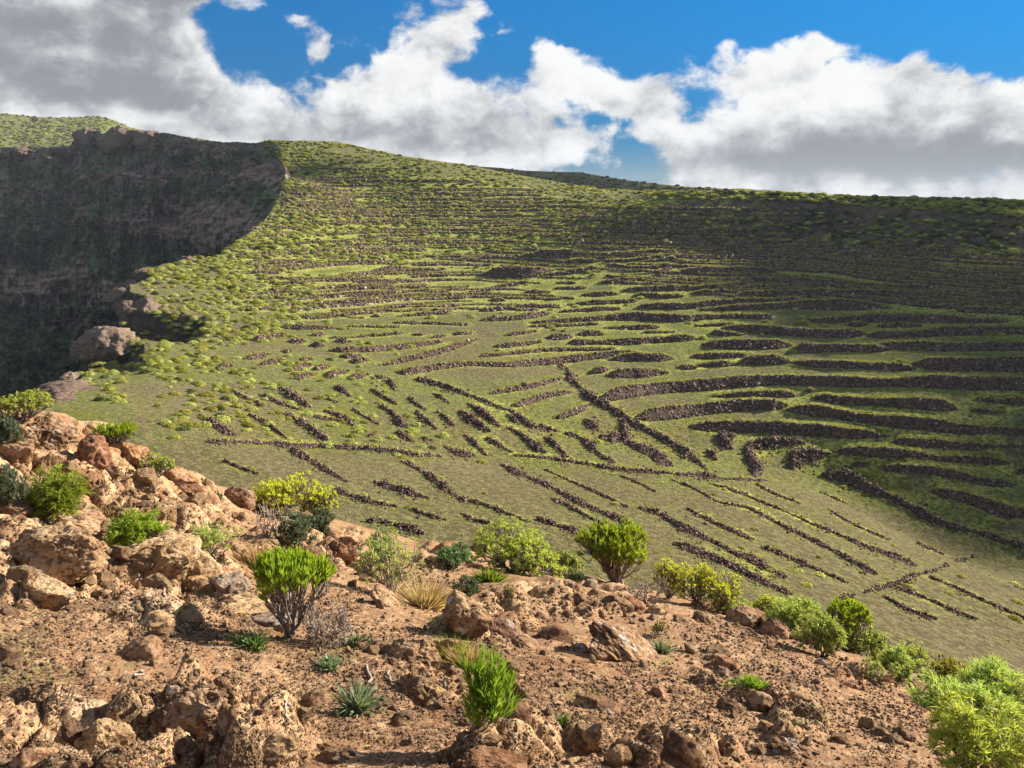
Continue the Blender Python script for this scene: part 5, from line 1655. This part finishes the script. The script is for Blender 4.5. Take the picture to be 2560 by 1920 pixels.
def leaves(P, D, L, wd, droop=0.0, fold=.25):
    """blades of five points: base pair, middle pair, tip"""
    n = len(P)
    side = unit(np.cross(D, rng.normal(size=(n, 3))))
    mid = P + D * (L * .55)[:, None]; mid[:, 2] -= droop * L * .12
    tip = P + D * L[:, None]; tip[:, 2] -= droop * L * .5
    b = side * (wd * .35)[:, None]; m_ = side * (wd * .5)[:, None]
    V = np.stack([P - b, P + b, mid - m_, mid + m_, tip], 1).reshape(-1, 3)
    o = (np.arange(n) * 5)[:, None]
    return V, np.array([[0, 1, 3, 2]]) + o, np.array([[2, 3, 4]]) + o


def grow(r, nmain, levels, spread, split=(2, 3), up=.35, shrink=.72):
    segs = []; tips = []

    def rec(p, d, L, rad, lv):
        mid_d = unit(d + r.normal(0, .12, 3))
        q_ = p + mid_d * L
        segs.append((p, q_, rad, rad * .78))
        if lv == 0:
            tips.append((q_, mid_d)); return
        for _ in range(r.integers(split[0], split[1] + 1)):
            nd = unit(mid_d + r.normal(0, spread, 3) + np.array([0, 0, up * .3]))
            rec(q_, nd, L * shrink * r.uniform(.8, 1.2), rad * .74, lv - 1)
    for i in range(nmain):
        a = i / nmain * 2 * np.pi + r.uniform(-.4, .4); t = r.uniform(.15, 1.0) ** .7
        d = unit(np.array([math.cos(a) * t, math.sin(a) * t, up + r.uniform(.0, .5)]))
        rec(np.array([math.cos(a), math.sin(a), 0]) * .04, d, .42 * r.uniform(.8, 1.15), .05, levels)
    P0 = np.array([s[0] for s in segs]); P1 = np.array([s[1] for s in segs]); r0 = np.array([s[2] for s in segs]); r1 = np.array([s[3] for s in segs])
    tp = np.array([t_[0] for t_ in tips]); td = np.array([t_[1] for t_ in tips])
    return P0, P1, r0, r1, tp, td


def bush(r, ntip, crown=.12, inner=.35, flat=1.0):
    """tips spread through a dome of radius 1 and height 1, joined to the base by forking stems"""
    u = r.normal(size=(ntip, 3)); u[:, 2] = np.abs(u[:, 2]); u = unit(u)
    rad = 1 - inner * r.uniform(0, 1, ntip) ** 2
    lump = 1 + .30 * fbm3(u * 2.1 + r.uniform(0, 30, 3), 3, .6, int(r.integers(1000)))
    nsub = int(r.integers(4, 7))
    ca = r.uniform(0, 2 * np.pi, nsub); cr_ = r.uniform(.2, .55, nsub)
    cen = np.stack([np.cos(ca) * cr_, np.sin(ca) * cr_, r.uniform(0, .30, nsub)], -1); sr = r.uniform(.38, .62, nsub)
    pick = r.integers(0, nsub, ntip)
    tp = cen[pick] + u * (rad * lump * sr[pick])[:, None]
    tp = tp / np.array([np.percentile(np.abs(tp[:, 0]), 98), np.percentile(np.abs(tp[:, 1]), 98), np.percentile(tp[:, 2], 98)])
    tp[:, 2] = crown + (1 - crown) * tp[:, 2] ** flat
    td = unit(u * .75 + np.array([0, 0, .55]) + r.normal(0, .15, u.shape))
    n2 = max(ntip // 6, 5); n1 = max(n2 // 4, 4)
    i2 = r.choice(ntip, n2, replace=False); N2 = tp[i2] * r.uniform(.62, .78, (n2, 1)) * np.array([1, 1, .95])
    i1 = r.choice(n2, n1, replace=False); N1 = N2[i1] * r.uniform(.38, .52, (n1, 1)) * np.array([.9, .9, .9])
    near_ = lambda A, B: np.argmin(((A[:, None] - B[None]) ** 2).sum(-1), 1)
    segs = []

    def join(Pa, Pb, ra, rb_, bend):
        mid = (Pa + Pb) / 2 + r.normal(0, bend, Pa.shape) * np.linalg.norm(Pb - Pa, axis=1, keepdims=True)
        segs.append((Pa, mid, np.full(len(Pa), ra), np.full(len(Pa), (ra + rb_) / 2))); segs.append((mid, Pb, np.full(len(Pa), (ra + rb_) / 2), np.full(len(Pa), rb_)))
    base = np.stack([r.normal(0, .05, n1), r.normal(0, .05, n1), np.zeros(n1)], -1)
    join(base, N1, .060, .045, .10)
    join(N1[near_(N2, N1)], N2, .040, .026, .12)
    join(N2[near_(tp, N2)], tp, .020, .012, .12)
    P0, P1, r0, r1 = (np.concatenate([q_[k_] for q_ in segs]) for k_ in range(4))
    return P0, P1, r0, r1, tp, td


def rosettes(tp, td, nl, amin, amax, L, wd, droop, back=0.0):
    n = len(tp)
    P = np.repeat(tp, nl, 0); D = np.repeat(td, nl, 0)
    al = rng.uniform(amin, amax, n * nl); rd = unit(np.cross(D, rng.normal(size=D.shape)))
    P = P - D * (rng.uniform(0, back, n * nl))[:, None]
    Dd = unit(D * np.cos(al)[:, None] + rd * np.sin(al)[:, None])
    return leaves(P, Dd, L * rng.uniform(.65, 1.15, n * nl), wd * rng.uniform(.8, 1.2, n * nl), droop)


KIND = {  # name, bark, leaf, bush (tips, crown start, inner fill, flatness), rosette (count, angles, length as share of bush width, width, droop, spread back along the stem)
    'finger': ('succulent_bush', M_STEM, M_FINGER, (420, .36, .5, .75), (13, .10, .75, .085, .0125, -.15, .05)),
    'fingerolive': ('succulent_bush', M_STEM, M_OLIVE, (260, .25, .4, .8), (12, .1, .7, .08, .012, -.1, .04)),
    'fingertop': ('succulent_bush', M_STEM, M_FINGER, (210, .60, .5, .7), (15, .05, .6, .12, .017, -.2, .07)),
    'euph': ('spurge_bush', M_STEM, M_EUPH, (380, .15, .4, .8), (13, .5, 1.5, .052, .010, .25, .03)),
    'euphb': ('spurge_bush', M_STEM, M_EUPHB, (520, .12, .4, .75), (13, .4, 1.5, .042, .009, .2, .03)),
    'pale': ('spurge_bush', M_STEM, M_PALE, (130, .20, .6, .9), (14, .5, 1.5, .085, .0125, .3, .05)),
    'open': ('spurge_bush', M_STEMD, M_PALE, (70, .35, .5, .9), (10, .5, 1.4, .07, .012, .2, .04)),
    'big': ('spurge_bush', M_STEM, M_EUPH, (210, .18, .6, .85), (20, .35, 1.6, .115, .0125, .25, .05)),
    'feather': ('feathery_bush', M_STEMD, M_FEATH, (300, .05, .6, .9), (16, .1, 1.0, .17, .0052, .9, .10)),
    'featherp': ('feathery_bush', M_STEMD, M_FEATHP, (300, .08, .6, .9), (16, .1, 1.3, .12, .0062, .7, .08)),
    'lav': ('grey_green_bush', M_STEMD, M_LAV, (260, .05, .6, .9), (14, .2, .9, .14, .0085, .0, .08)),
    'lavg': ('blue_green_bush', M_STEMD, M_LAVG, (260, .05, .6, .9), (14, .3, 1.2, .10, .0085, .1, .06)),
    'tuftg': ('succulent_tuft', M_STEM, M_TUFTG, (95, .02, .75, .9), (9, .05, .55, .34, .026, .05, .18)),
    'bare': ('bare_bush', M_TWIG, None, (110, .1, .6, .9), None),
    'twig': ('dry_bush', M_TWIG, None, None, None),
}
TUFT = {'tuft': ('grass_tuft', M_TUFT, 190, .30, .017), 'tufts': ('grass_tuft', M_TUFTS, 170, .30, .018), 'straw': ('dry_grass', M_STRAW, 260, .25, .006), 'greeng': ('grass_tuft', M_TUFTG, 260, .4, .008)}
PLANTS = """
-25 852 105 915 .95 euph yellow green bush at the top of the left outcrop
-20 898 55 965 .95 lav blue grey plant at the left edge under the top bush
205 920 292 968 .95 finger bright green succulent perched between the outcrop boulders
50 1020 188 1108 .95 feather largest feathery green bush, on the left outcrop
-20 1005 72 1105 .95 lav pale grey green bush at the left edge beside the feathery bush
228 1112 355 1178 .92 feather wide low feathery bush in a hollow of the left outcrop
538 1036 690 1118 .97 euphb large lemon green bush on the crest, glowing against the field
640 1050 732 1126 .97 euphb smaller lemon green bush merging into the right end of the large one
530 1080 625 1165 .95 bare bare branching bush with pale grey limbs below the lemon green bush
588 1112 682 1190 .95 lav dark grey green bush right of the bare grey branches
665 1105 742 1150 .95 lav low grey shrub under the right end of the lemon green bush
405 1130 528 1205 .95 pale pale loose bush with forked stems on the right of the left outcrop
528 1160 590 1228 .97 straw clump of golden dry grass below the bare branches
528 1190 724 1385 .96 fingertop tall succulent bush with a green crown over tangled grey stems
635 1285 775 1392 .95 twig dense grey dry bush without leaves right of the tall succulent
500 1338 592 1402 .95 tuft dark green grass tuft in the shade of the tall succulent
745 1345 800 1400 .97 tufts green tuft growing out of the dry grey bush
672 1400 742 1442 .97 tufts low pale tuft below the dry grey bush
728 1445 815 1538 .95 tufts silvery long leaved tuft right of the smooth brown boulder
962 1412 1118 1568 .95 tuftg largest bright green tuft, broad bladed, at the bottom centre
775 1148 928 1295 .95 pale tall loose spurge bush with starry leaf tips left of centre
885 1232 948 1315 .97 straw clump of dry golden grass at the foot of the loose spurge bush
922 1178 1018 1228 .95 lavg blue green low bush on the crest near the dead log
1005 1142 1210 1242 .95 euph broad yellow green bush on the crest beside the dead log
1196 1185 1262 1235 .95 featherp pale feathery bush behind the crest left of the round green shrub
1248 1136 1422 1262 .97 finger round green shrub with a thick trunk, standing out on the crest
1345 1238 1445 1305 .95 bare grey leafless bush right of the round green shrub
1396 1206 1498 1296 .95 euphb bright yellow bush right of the grey leafless bush, highest of three along the crest
1456 1226 1562 1312 .95 euphb bright yellow bush in the middle of three along the crest
1520 1246 1616 1330 .95 euphb bright yellow bush lowest of three along the crest
1085 1262 1116 1302 .95 fingerolive tiny yellow green plant on the soil in the middle
968 1245 1036 1292 .95 lav small grey plant above the pointed boulder
1035 1218 1082 1258 .95 greeng small olive green grass clump on the crest
1640 1282 1768 1375 .95 featherp pale green feathery bush left of the bright green one
1772 1296 1888 1415 .95 finger bright green bush at the right between two feathery bushes
1722 1335 1842 1425 .95 featherp pale feathery bush below the bright green one at the right
1882 1355 1995 1442 .95 open open bush with dark forked branches and few leaves at the right
1988 1402 2088 1475 .95 fingerolive olive yellow round bush at the right crest
2072 1372 2235 1515 .95 euph tall yellow green bush at the right edge
1950 1438 2230 1560 .9 featherp spreading pale bush behind the big corner spurge
1985 1492 2260 1720 .95 big biggest spurge bush, filling the lower right corner
1890 1400 1985 1470 .95 featherp low pale green bush under the open branched one
1408 1368 1445 1412 .95 tufts small grey tuft behind the longest boulder
1402 1338 1442 1375 .95 fingerolive small yellow green sprig on top of the longest boulder
948 1362 1008 1425 .95 greeng patch of soft green grass behind the big tan boulder
985 1375 1045 1445 .97 straw dry straw rising behind the bright green tuft
1188 1525 1242 1572 .95 tuft small dark green tuft left of the dome shaped boulder
1598 1448 1642 1482 .95 greeng pale green grass against the angular red slab
150 1085 330 1118 .9 straw dark strip of dry grass in the shade across the outcrop
1225 1232 1262 1262 .95 lavg small shrub at the foot of the round green shrub
1590 1290 1650 1325 .95 featherp small pale bush on the right crest
2090 1330 2140 1365 .95 euph small round bush near the right edge below the crest
1885 1318 1932 1352 .95 euph small domed bush on the slope behind the right crest
1828 1306 1872 1342 .95 euph small domed bush behind the bright green one
1540 1290 1600 1330 .95 featherp pale tuft of bush at the end of the long yellow bush
1612 1276 1690 1335 .95 euphb low yellow bush above the first rock of the row of three
1690 1262 1790 1345 .95 featherp tall pale bush rising behind the row of three boulders
1800 1268 1880 1330 .95 euph yellow green bush behind the bright green one at the right
1842 1350 1912 1425 .95 featherp pale bush between the bright green bush and the open branched one
1925 1345 2010 1420 .95 euph yellow green bush behind the open branched one
2010 1360 2090 1420 .95 featherp pale bush above the olive yellow bush
2050 1430 2130 1500 .95 euph yellow green bush between the olive bush and the tall edge bush
2130 1300 2240 1390 .95 euph high yellow green bush at the right edge behind the tall one
1860 1420 1940 1475 .95 pale small loose bush by the right end of the crest
1150 1190 1225 1240 .95 euph small yellow green bush left of the round green shrub
790 1150 850 1190 .95 lavg small blue green shrub on the crest left of the loose spurge bush
300 985 380 1030 .95 euph yellow green bush just behind the outcrop crest
440 1035 480 1060 .95 lavg small green plant on the dark rock of the outcrop crest
"""
for line in PLANTS.strip().split('\n'):
    f_ = line.split()
    x0, y0, x1, y1, at = (float(v) for v in f_[:5]); kd = f_[5]; lab = ' '.join(f_[6:])
    p, sc_ = box_place(x0, y0, x1, y1, at)
    ww = (x1 - x0) * sc_; hh = (y1 - y0) * sc_ * 1.06
    if kd in TUFT:
        nm, mt, n_, lean, wdt = TUFT[kd]
        root = ob(nm, None, p, (0, 0, 0), label=lab, cat='grass' if nm != 'grass_tuft' else 'grass tuft', group='grass clumps on the ridge')
        if kd == 'tuftg':
            base = np.stack([rng.normal(0, ww * .16, n_), rng.normal(0, ww * .16, n_), np.full(n_, -.02)], -1)
        else:
            base = np.stack([rng.normal(0, ww * .10, n_), rng.normal(0, ww * .10, n_), np.full(n_, -.02)], -1)
        if kd in ('straw', 'greeng'):
            base[:, 0] *= 2.6
        D = base * np.array([1, 1, 0]) / (ww * .2) * .55 + np.stack([rng.normal(0, lean, n_), rng.normal(0, lean, n_), np.full(n_, .9)], -1)
        D = unit(D)
        L_ = hh * rng.uniform(.55, 1.12, n_)
        if kd in ('tuft', 'tufts'):
            D = unit(np.stack([rng.normal(0, .55, n_), rng.normal(0, .55, n_), rng.uniform(.45, 1.1, n_)], -1)); L_ = max(ww * .58, hh * .95) * rng.uniform(.6, 1.15, n_)
        V, Q, T = leaves(base, D, L_, np.full(n_, max(wdt, .0016 * p[1])) * rng.uniform(.6, 1.3, n_), .5 if kd in ('tuft', 'tufts') else .18)
        ob('blades', mesh_np('blades', V, Q, T, mt), parent=root, kind='stuff')
        continue
    nm, ms, ml, gr, ro = KIND[kd]
    r = np.random.default_rng(int(abs(x0) * 7 + y0 * 13))
    pxw = (x1 - x0)
    rad = .0010 * p[1]
    if kd == 'twig':
        P0, P1, r0, r1, tp, td = grow(r, nmain=26, levels=4, spread=.62, up=.12, split=(2, 3), shrink=.66)
        allv = np.concatenate([P0, P1])
        S3 = np.array([ww / 2 / np.abs(allv[:, :2]).max(), ww / 2.3 / np.abs(allv[:, :2]).max(), hh / allv[:, 2].max()])
        k_r = .10
    else:
        nt, cr, inn, fl = gr
        nt = int(nt * np.clip(pxw / 130, .35, 1.35))
        P0, P1, r0, r1, tp, td = bush(r, nt, cr, inn, fl)
        Lr = ro[3] * .45 if ro else 0
        S3 = np.array([ww / 2 * (1 - Lr), ww / 2 * .85 * (1 - Lr), hh * (1 - Lr * .8)])
        k_r = ww / 2 * (.8 if kd in ('fingertop', 'finger', 'bare', 'open') else .6)
    P0 = P0 * S3; P1 = P1 * S3; tp = tp * S3; td = unit(td * S3)
    r0 = np.maximum(r0 * k_r, rad * .55); r1 = np.maximum(r1 * k_r, rad * .45)
    root = ob(nm, None, p, (0, 0, 0), label=lab, cat='bush', group='bushes on the foreground ridge')
    V, Q = tubes(P0 - [0, 0, .03], P1 - [0, 0, .03], r0, r1, 4)
    ob('stems', mesh_np('stems', V, Q, None, ms, True), parent=root, kind='stuff')
    if ro:
        nl, a0, a1, L_, wd_, dr, bk = ro
        V, Q, T = rosettes(tp, td, nl, a0, a1, L_ * ww, max(wd_ * ww, .0011 * p[1]), dr, bk * ww)
        ob('foliage', mesh_np('foliage', V, Q, T, ml), parent=root, kind='stuff')

# a weathered dead log on the crest, and bits of dead wood on the soil
lp, lsc = box_place(985, 1145, 1082, 1190, .8)
Vl, Tl = rock_shape(4, 50 * lsc, 13 * lsc, 12 * lsc, 777, .7, 6)
Vl[:, 2] += .06 * lsc * 40 * np.sin(Vl[:, 0] / lsc / 22)
M_LOG = stem_material('weathered_wood', (0.075, 0.038, 0.028), (0.20, 0.12, 0.085))
lg = ob('dead_log', mesh_np('dead_log', Vl, None, Tl, M_LOG, True), lp + [0, .2, 10 * lsc], (0, R(-22), .1), label='dark weathered dead log lying on the crest', cat='log')
for k_, (x0, y0, x1, y1) in enumerate([(196, 1545, 262, 1500), (110, 1655, 205, 1600), (352, 1290, 372, 1270), (792, 1440, 800, 1478), (940, 1500, 965, 1480), (845, 1478, 838, 1455), (295, 1465, 310, 1450), (1600, 1500, 1622, 1520), (612, 1545, 628, 1532), (640, 1300, 690, 1330), (700, 1370, 760, 1395)]):
    a = FG.cast(x0 * K, y0 * K)[0]; b = FG.cast(x1 * K, y1 * K)[0]
    nseg = 5; tt = np.linspace(0, 1, nseg + 1)[:, None]
    pl = a * (1 - tt) + b * tt + rng.normal(0, .012, (nseg + 1, 3)); pl[:, 2] = FG.h(pl[:, 0], pl[:, 1]) + .012
    rr = np.full(nseg, .0016 * a[1] + .002)
    V, Q = tubes(pl[:-1] - a, pl[1:] - a, rr, rr * .85)
    sd = ['below the gravel at the left', 'beside the honeycombed rock at the bottom left', 'at the foot of the outcrop', 'under the big tan boulder', 'near the bright green tuft', 'left of the big tan boulder',
          'on the gravel at the left', 'on the right soil slope', 'right of the pitted boulder', 'by the tall succulent', 'under the dry grey bush'][k_]
    ob('dead_twig', mesh_np('dead_twig', V, Q, None, M_TWIG, True), a, label='pale dead twig lying ' + sd, cat='twig')

# ================================================================== bushes on the hillside
def dome(seed, leafy=260):
    V, T = ICO[3]; r = np.random.default_rng(seed)
    P = V.copy()
    P = P * (1 + .22 * fbm3(P * 2.3 + seed, 3, .6, seed))[:, None]
    P[:, 2] = np.where(P[:, 2] < 0, P[:, 2] * .25, P[:, 2] * .82)
    d = unit(r.normal(size=(leafy, 3))); d[:, 2] = np.abs(d[:, 2]); c = d * np.array([1, 1, .82]) * r.uniform(.88, 1.12, (leafy, 1))
    s1 = unit(np.cross(d, r.normal(size=(leafy, 3)))); s2 = unit(np.cross(d, s1) + d * .7)
    h = r.uniform(.07, .15, leafy)[:, None]
    Vq = np.stack([c - s1 * h - s2 * h * .3, c + s1 * h - s2 * h * .3, c + s1 * h * .5 + s2 * h * 1.4, c - s1 * h * .5 + s2 * h * 1.4], 1).reshape(-1, 3)
    return np.concatenate([P, Vq]), np.arange(leafy * 4).reshape(-1, 4) + len(P), T


DOMES = [mesh_np('hillside_bush', *dome(20 + i), mat=M_FAR, smooth=False) for i in range(5)]
DOMESD = [mesh_np('hillside_bush', *dome(40 + i), mat=M_FARD, smooth=False) for i in range(3)]
REG = [  # polygon in the photo, number, size range in metres, dark share, wording
    ([(658, 367), (745, 358), (845, 358), (926, 374), (1018, 394), (1200, 424), (1350, 457), (1700, 482), (1650, 530), (1500, 600), (1150, 640), (800, 660), (640, 620), (700, 500)], 5200, (.75, 1.75), .26, 'on the densely overgrown upper sunlit slope'),
    ([(560, 640), (750, 650), (820, 760), (700, 850), (500, 880), (380, 800), (350, 700)], 560, (.8, 1.5), .04, 'along the bench above the gorge cliff'),
    ([(250, 840), (480, 850), (560, 900), (420, 950), (230, 930)], 110, (.65, 1.25), .05, 'on the flat spur above the whitish cliff'),
    ([(420, 950), (560, 900), (640, 930), (620, 1050), (430, 1100), (390, 1010)], 90, (.5, 1.0), .08, 'right of the dirt path near the left outcrop'),
    ([(188, 955), (231, 845), (300, 800), (440, 850), (330, 950)], 60, (.6, 1.2), .08, 'close to the lip of the gorge'),
    ([(350, 692), (463, 655), (640, 590), (700, 500), (745, 400), (800, 420), (760, 600), (560, 720)], 420, (.8, 1.5), .1, 'on the narrow bench beside the gorge rim'),
    ([(215, 950), (320, 950), (310, 1010), (250, 1010)], 26, (.5, .9), .15, 'between the cliff lip and the dirt path'),
    ([(560, 880), (900, 900), (1000, 1010), (1150, 1120), (1000, 1150), (560, 1080)], 90, (.55, 1.0), .05, 'among the walls of the bushy left field'),
    ([(1480, 470), (1800, 478), (2100, 490), (2560, 503), (2560, 546), (2300, 524), (2000, 506), (1700, 498)], 620, (.7, 1.7), .25, 'along the plateau rim at the right skyline'),
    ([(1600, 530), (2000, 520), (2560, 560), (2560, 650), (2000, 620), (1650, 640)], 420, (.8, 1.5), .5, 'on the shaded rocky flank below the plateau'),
    ([(640, 620), (1500, 610), (1500, 700), (850, 700), (650, 720)], 260, (.7, 1.4), .2, 'between the banks of the upper terraces'),
    ([(700, 700), (1900, 700), (1900, 850), (700, 900)], 40, (.8, 1.4), 0, 'scattered over the middle terraces'),
    ([(1000, 1170), (1700, 1180), (2400, 1400), (2560, 1560), (1900, 1480), (1400, 1400)], 36, (.3, .6), 0, 'scattered over the brown striped field'),
]
FIX = [(2005, 790, 9), (2010, 802, 12), (1915, 800, 8), (1925, 808, 8), (1975, 817, 7), (1972, 858, 10), (1985, 874, 10), (2257, 900, 16), (1990, 770, 8), (2030, 812, 8), (1904, 831, 6), (2480, 833, 8), (2505, 833, 8), (1025, 862, 11), (981, 872, 8), (900, 853, 6),
       (620, 947, 14), (660, 955, 10), (680, 960, 9), (798, 990, 14), (593, 1012, 13), (630, 1020, 14), (696, 1027, 11), (526, 1018, 15), (552, 1042, 21), (895, 1075, 13), (893, 1066, 11), (942, 1096, 13), (880, 1106, 14), (768, 1066, 9), (1105, 1085, 15), (1053, 1112, 11), (566, 1098, 12),
       (992, 1134, 10), (1204, 1150, 14), (1028, 1152, 8), (627, 1170, 11), (1100, 1192, 9), (910, 1234, 9), (1023, 1265, 9), (723, 906, 11), (722, 922, 10), (637, 917, 8), (606, 922, 10), (757, 920, 9), (667, 830, 9), (676, 790, 9), (731, 838, 8), (1080, 790, 10), (1178, 785, 8), (1180, 790, 9),
       (738, 792, 12), (820, 800, 10), (880, 812, 9), (1840, 1440, 11), (2535, 1460, 12), (2540, 1500, 14), (2270, 1150, 9), (1490, 1100, 12), (1465, 1095, 10), (2110, 1215, 8)]
TENS = {2: 'twent', 3: 'thirt', 4: 'fort', 5: 'fift', 6: 'sixt', 7: 'sevent'}


def big_ord(n):
    if n <= 20: return ORD[n - 1]
    return TENS[n // 10] + ('ieth' if n % 10 == 0 else 'y-' + ORD[n % 10 - 1])


pts_ = []
for k_, (poly, n_, sz_, dk, words) in enumerate(REG):
    q = area_sample(poly, n_)
    if k_ in (0, 10):   # clumped, not even
        keep = fbm2(q[:, 0] / 60, q[:, 1] / 22, 3, .6, 201) > rng.uniform(-.75, .25, len(q)); q = q[keep]
    c = HILL.cast(q[:, 0], q[:, 1])
    r_ = rng.uniform(0, 1, len(q)) ** 1.6 * (sz_[1] - sz_[0]) + sz_[0]
    for i in range(len(q)):
        pts_.append((c[i, 0], c[i, 1], c[i, 2], r_[i], rng.uniform() < dk, words))
for _ in range(260):      # bushes hanging over the rim of the gorge
    y = rng.uniform(366, 690); x = np.interp(y, [366, 384, 397, 432, 475, 525, 579, 631, 650, 690], [662, 690, 704, 714, 704, 680, 641, 560, 468, 350]) + rng.uniform(-3, 9)
    c = HILL.cast(x, y)[0]
    pts_.append((c[0], c[1], c[2], rng.uniform(.8, 1.8), rng.uniform() < .3, 'hanging over the rim of the gorge'))
for _ in range(420):      # bushes that break the line of the skyline
    x = rng.uniform(660, 2560); y = np.interp(x, SKX, SKY_) + rng.uniform(1.0, 9.0)
    c = HILL.cast(x, y)[0]
    pts_.append((c[0], c[1], c[2], rng.uniform(.7, 1.7), rng.uniform() < .3, 'breaking the line of the skyline'))
for (x, y, rpx) in FIX:
    c = HILL.cast(x, y + rpx * .5)[0]
    pts_.append((c[0], c[1], c[2], rpx * c[1] / F * 1.05, False, 'standing alone by the terrace walls'))
size_ = np.array([p[3] / p[1] * (1.6 if 'alone' in p[5] else 1) for p in pts_])
order = np.argsort(-size_)
lone = sorted([i for i, p in enumerate(pts_) if 'alone' in p[5]], key=lambda i: pts_[i][0] / pts_[i][1])
nth = {i: k_ for k_, i in enumerate(lone)}
bsrc = {}
restb = {}
for rank, i in enumerate(order):
    x, y, z, r_, dk, words = pts_[i]
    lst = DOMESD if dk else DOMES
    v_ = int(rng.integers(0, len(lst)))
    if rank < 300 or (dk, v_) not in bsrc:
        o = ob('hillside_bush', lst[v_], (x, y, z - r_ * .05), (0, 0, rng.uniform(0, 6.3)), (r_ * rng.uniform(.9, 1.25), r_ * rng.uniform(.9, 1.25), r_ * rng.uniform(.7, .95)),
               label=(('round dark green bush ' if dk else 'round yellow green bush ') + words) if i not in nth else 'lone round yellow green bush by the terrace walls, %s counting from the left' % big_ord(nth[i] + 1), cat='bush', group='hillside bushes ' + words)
        bsrc.setdefault((dk, v_), o)
    else:
        restb.setdefault((dk, v_), []).append((x, y, z - r_ * .05, r_))


def scat_b(dct, label):
    for (dk, v_), lst in dct.items():
        a = np.array(lst)
        n_ = len(a)
        scl = a[:, 3:4] * np.stack([rng.uniform(.85, 1.25, n_), rng.uniform(.85, 1.25, n_), rng.uniform(.65, .95, n_)], -1)
        rot = np.stack([np.zeros(n_), np.zeros(n_), rng.uniform(0, 6.3, n_)], -1)
        scatter('hillside_shrubs', a[:, :3], scl, rot, bsrc[(dk, v_)], label, 'shrubs')


scat_b(restb, 'countless small round shrubs covering the far slopes')
# shrubs on the gorge wall, the far hill and the shaded ridge
far = {}
ii = rng.integers(8, GORGE_V.shape[0] - 1, 6500); jj = rng.integers(0, GORGE_V.shape[1] - 1, 6500)
rkg = np.concatenate(rk).reshape(GORGE_V.shape[:2])
for i, j in zip(ii, jj):
    if rng.uniform() < rkg[i, j] * .9: continue
    p = GORGE_V[i, j] * (1 - (f_ := rng.uniform())) + GORGE_V[i - 1, j + 1] * f_
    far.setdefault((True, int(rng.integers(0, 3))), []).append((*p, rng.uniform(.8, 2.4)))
FHr = FH.reshape(70, 160, 3)
for Vv, n_, sz in ((FHr, 5000, 2.6), (FR.reshape(70, 160, 3), 2500, 2.0)):
    for _ in range(n_):
        i = int(rng.integers(18, 69)); j = int(rng.integers(0, 159)); f_ = rng.uniform()
        if Vv is not None:
            p = Vv[i, j] * (1 - f_) + Vv[i + 1, j + 1] * f_
            far.setdefault((rng.uniform() < (.35 if Vv is FHr else .8), int(rng.integers(0, 3))), []).append((*p, rng.uniform(.6, 1.2) * sz))  # ridge gets mostly dark shrubs: its shade put into their colour
scat_b(far, 'low shrubs scattered over the gorge wall and far hills')

# tussocks of grass and a few loose stones over the nearer fields
CL = []
for k_, mt in enumerate((M_DRYG, M_RIM, M_DRYG)):
    n_ = 16
    b_ = np.stack([rng.normal(0, .35, n_), rng.normal(0, .35, n_), np.full(n_, -.05)], -1)
    d_ = unit(np.stack([rng.normal(0, .45, n_), rng.normal(0, .45, n_), np.full(n_, 1.0)], -1))
    Vc, Qc, Tc = leaves(b_, d_, rng.uniform(.5, 1.1, n_), rng.uniform(.14, .24, n_), .4)
    c0 = HILL.cast(900 + 260 * k_, 1190 + 40 * k_)[0]
    CL.append(ob('field_grass', mesh_np('field_grass', Vc, Qc, Tc, mt), c0, scale=(.3, .3, .3), kind='stuff'))
FP = [(330, 1040), (560, 1010), (1000, 1100), (1300, 1010), (1700, 1010), (2050, 1180), (2560, 1400), (2560, 1640), (1900, 1560), (1300, 1400), (800, 1330), (420, 1180)]
q = area_sample(FP, 34000)
pn = fbm2(q[:, 0] / 130, q[:, 1] / 60, 4, .6, 611)
q = q[pn > rng.uniform(-.6, .5, len(q))]
c = HILL.cast(q[:, 0], q[:, 1])
gn = fbm2(c[:, 0] / 9, c[:, 1] / 9, 3, .6, 613) + rng.normal(0, .2, len(c))
kind_ = np.where(gn > .30, 1, np.where(rng.uniform(size=len(c)) < .5, 0, 2))
for k_ in range(3):
    P = c[kind_ == k_]; n_ = len(P)
    s1 = np.clip(2.6 * P[:, 1:2] / F * rng.lognormal(0, .35, (n_, 1)), .10, .6)
    scatter('field_grass', P, s1 * np.array([1, 1, .9]), np.stack([np.zeros(n_), np.zeros(n_), rng.uniform(0, 6.3, n_)], -1), CL[k_], 'tussocks of dry and green grass in the fields', 'grass')

print('triangles', sum(len(m.loops) - 2 * len(m.polygons) for m in bpy.data.meshes if m.users))
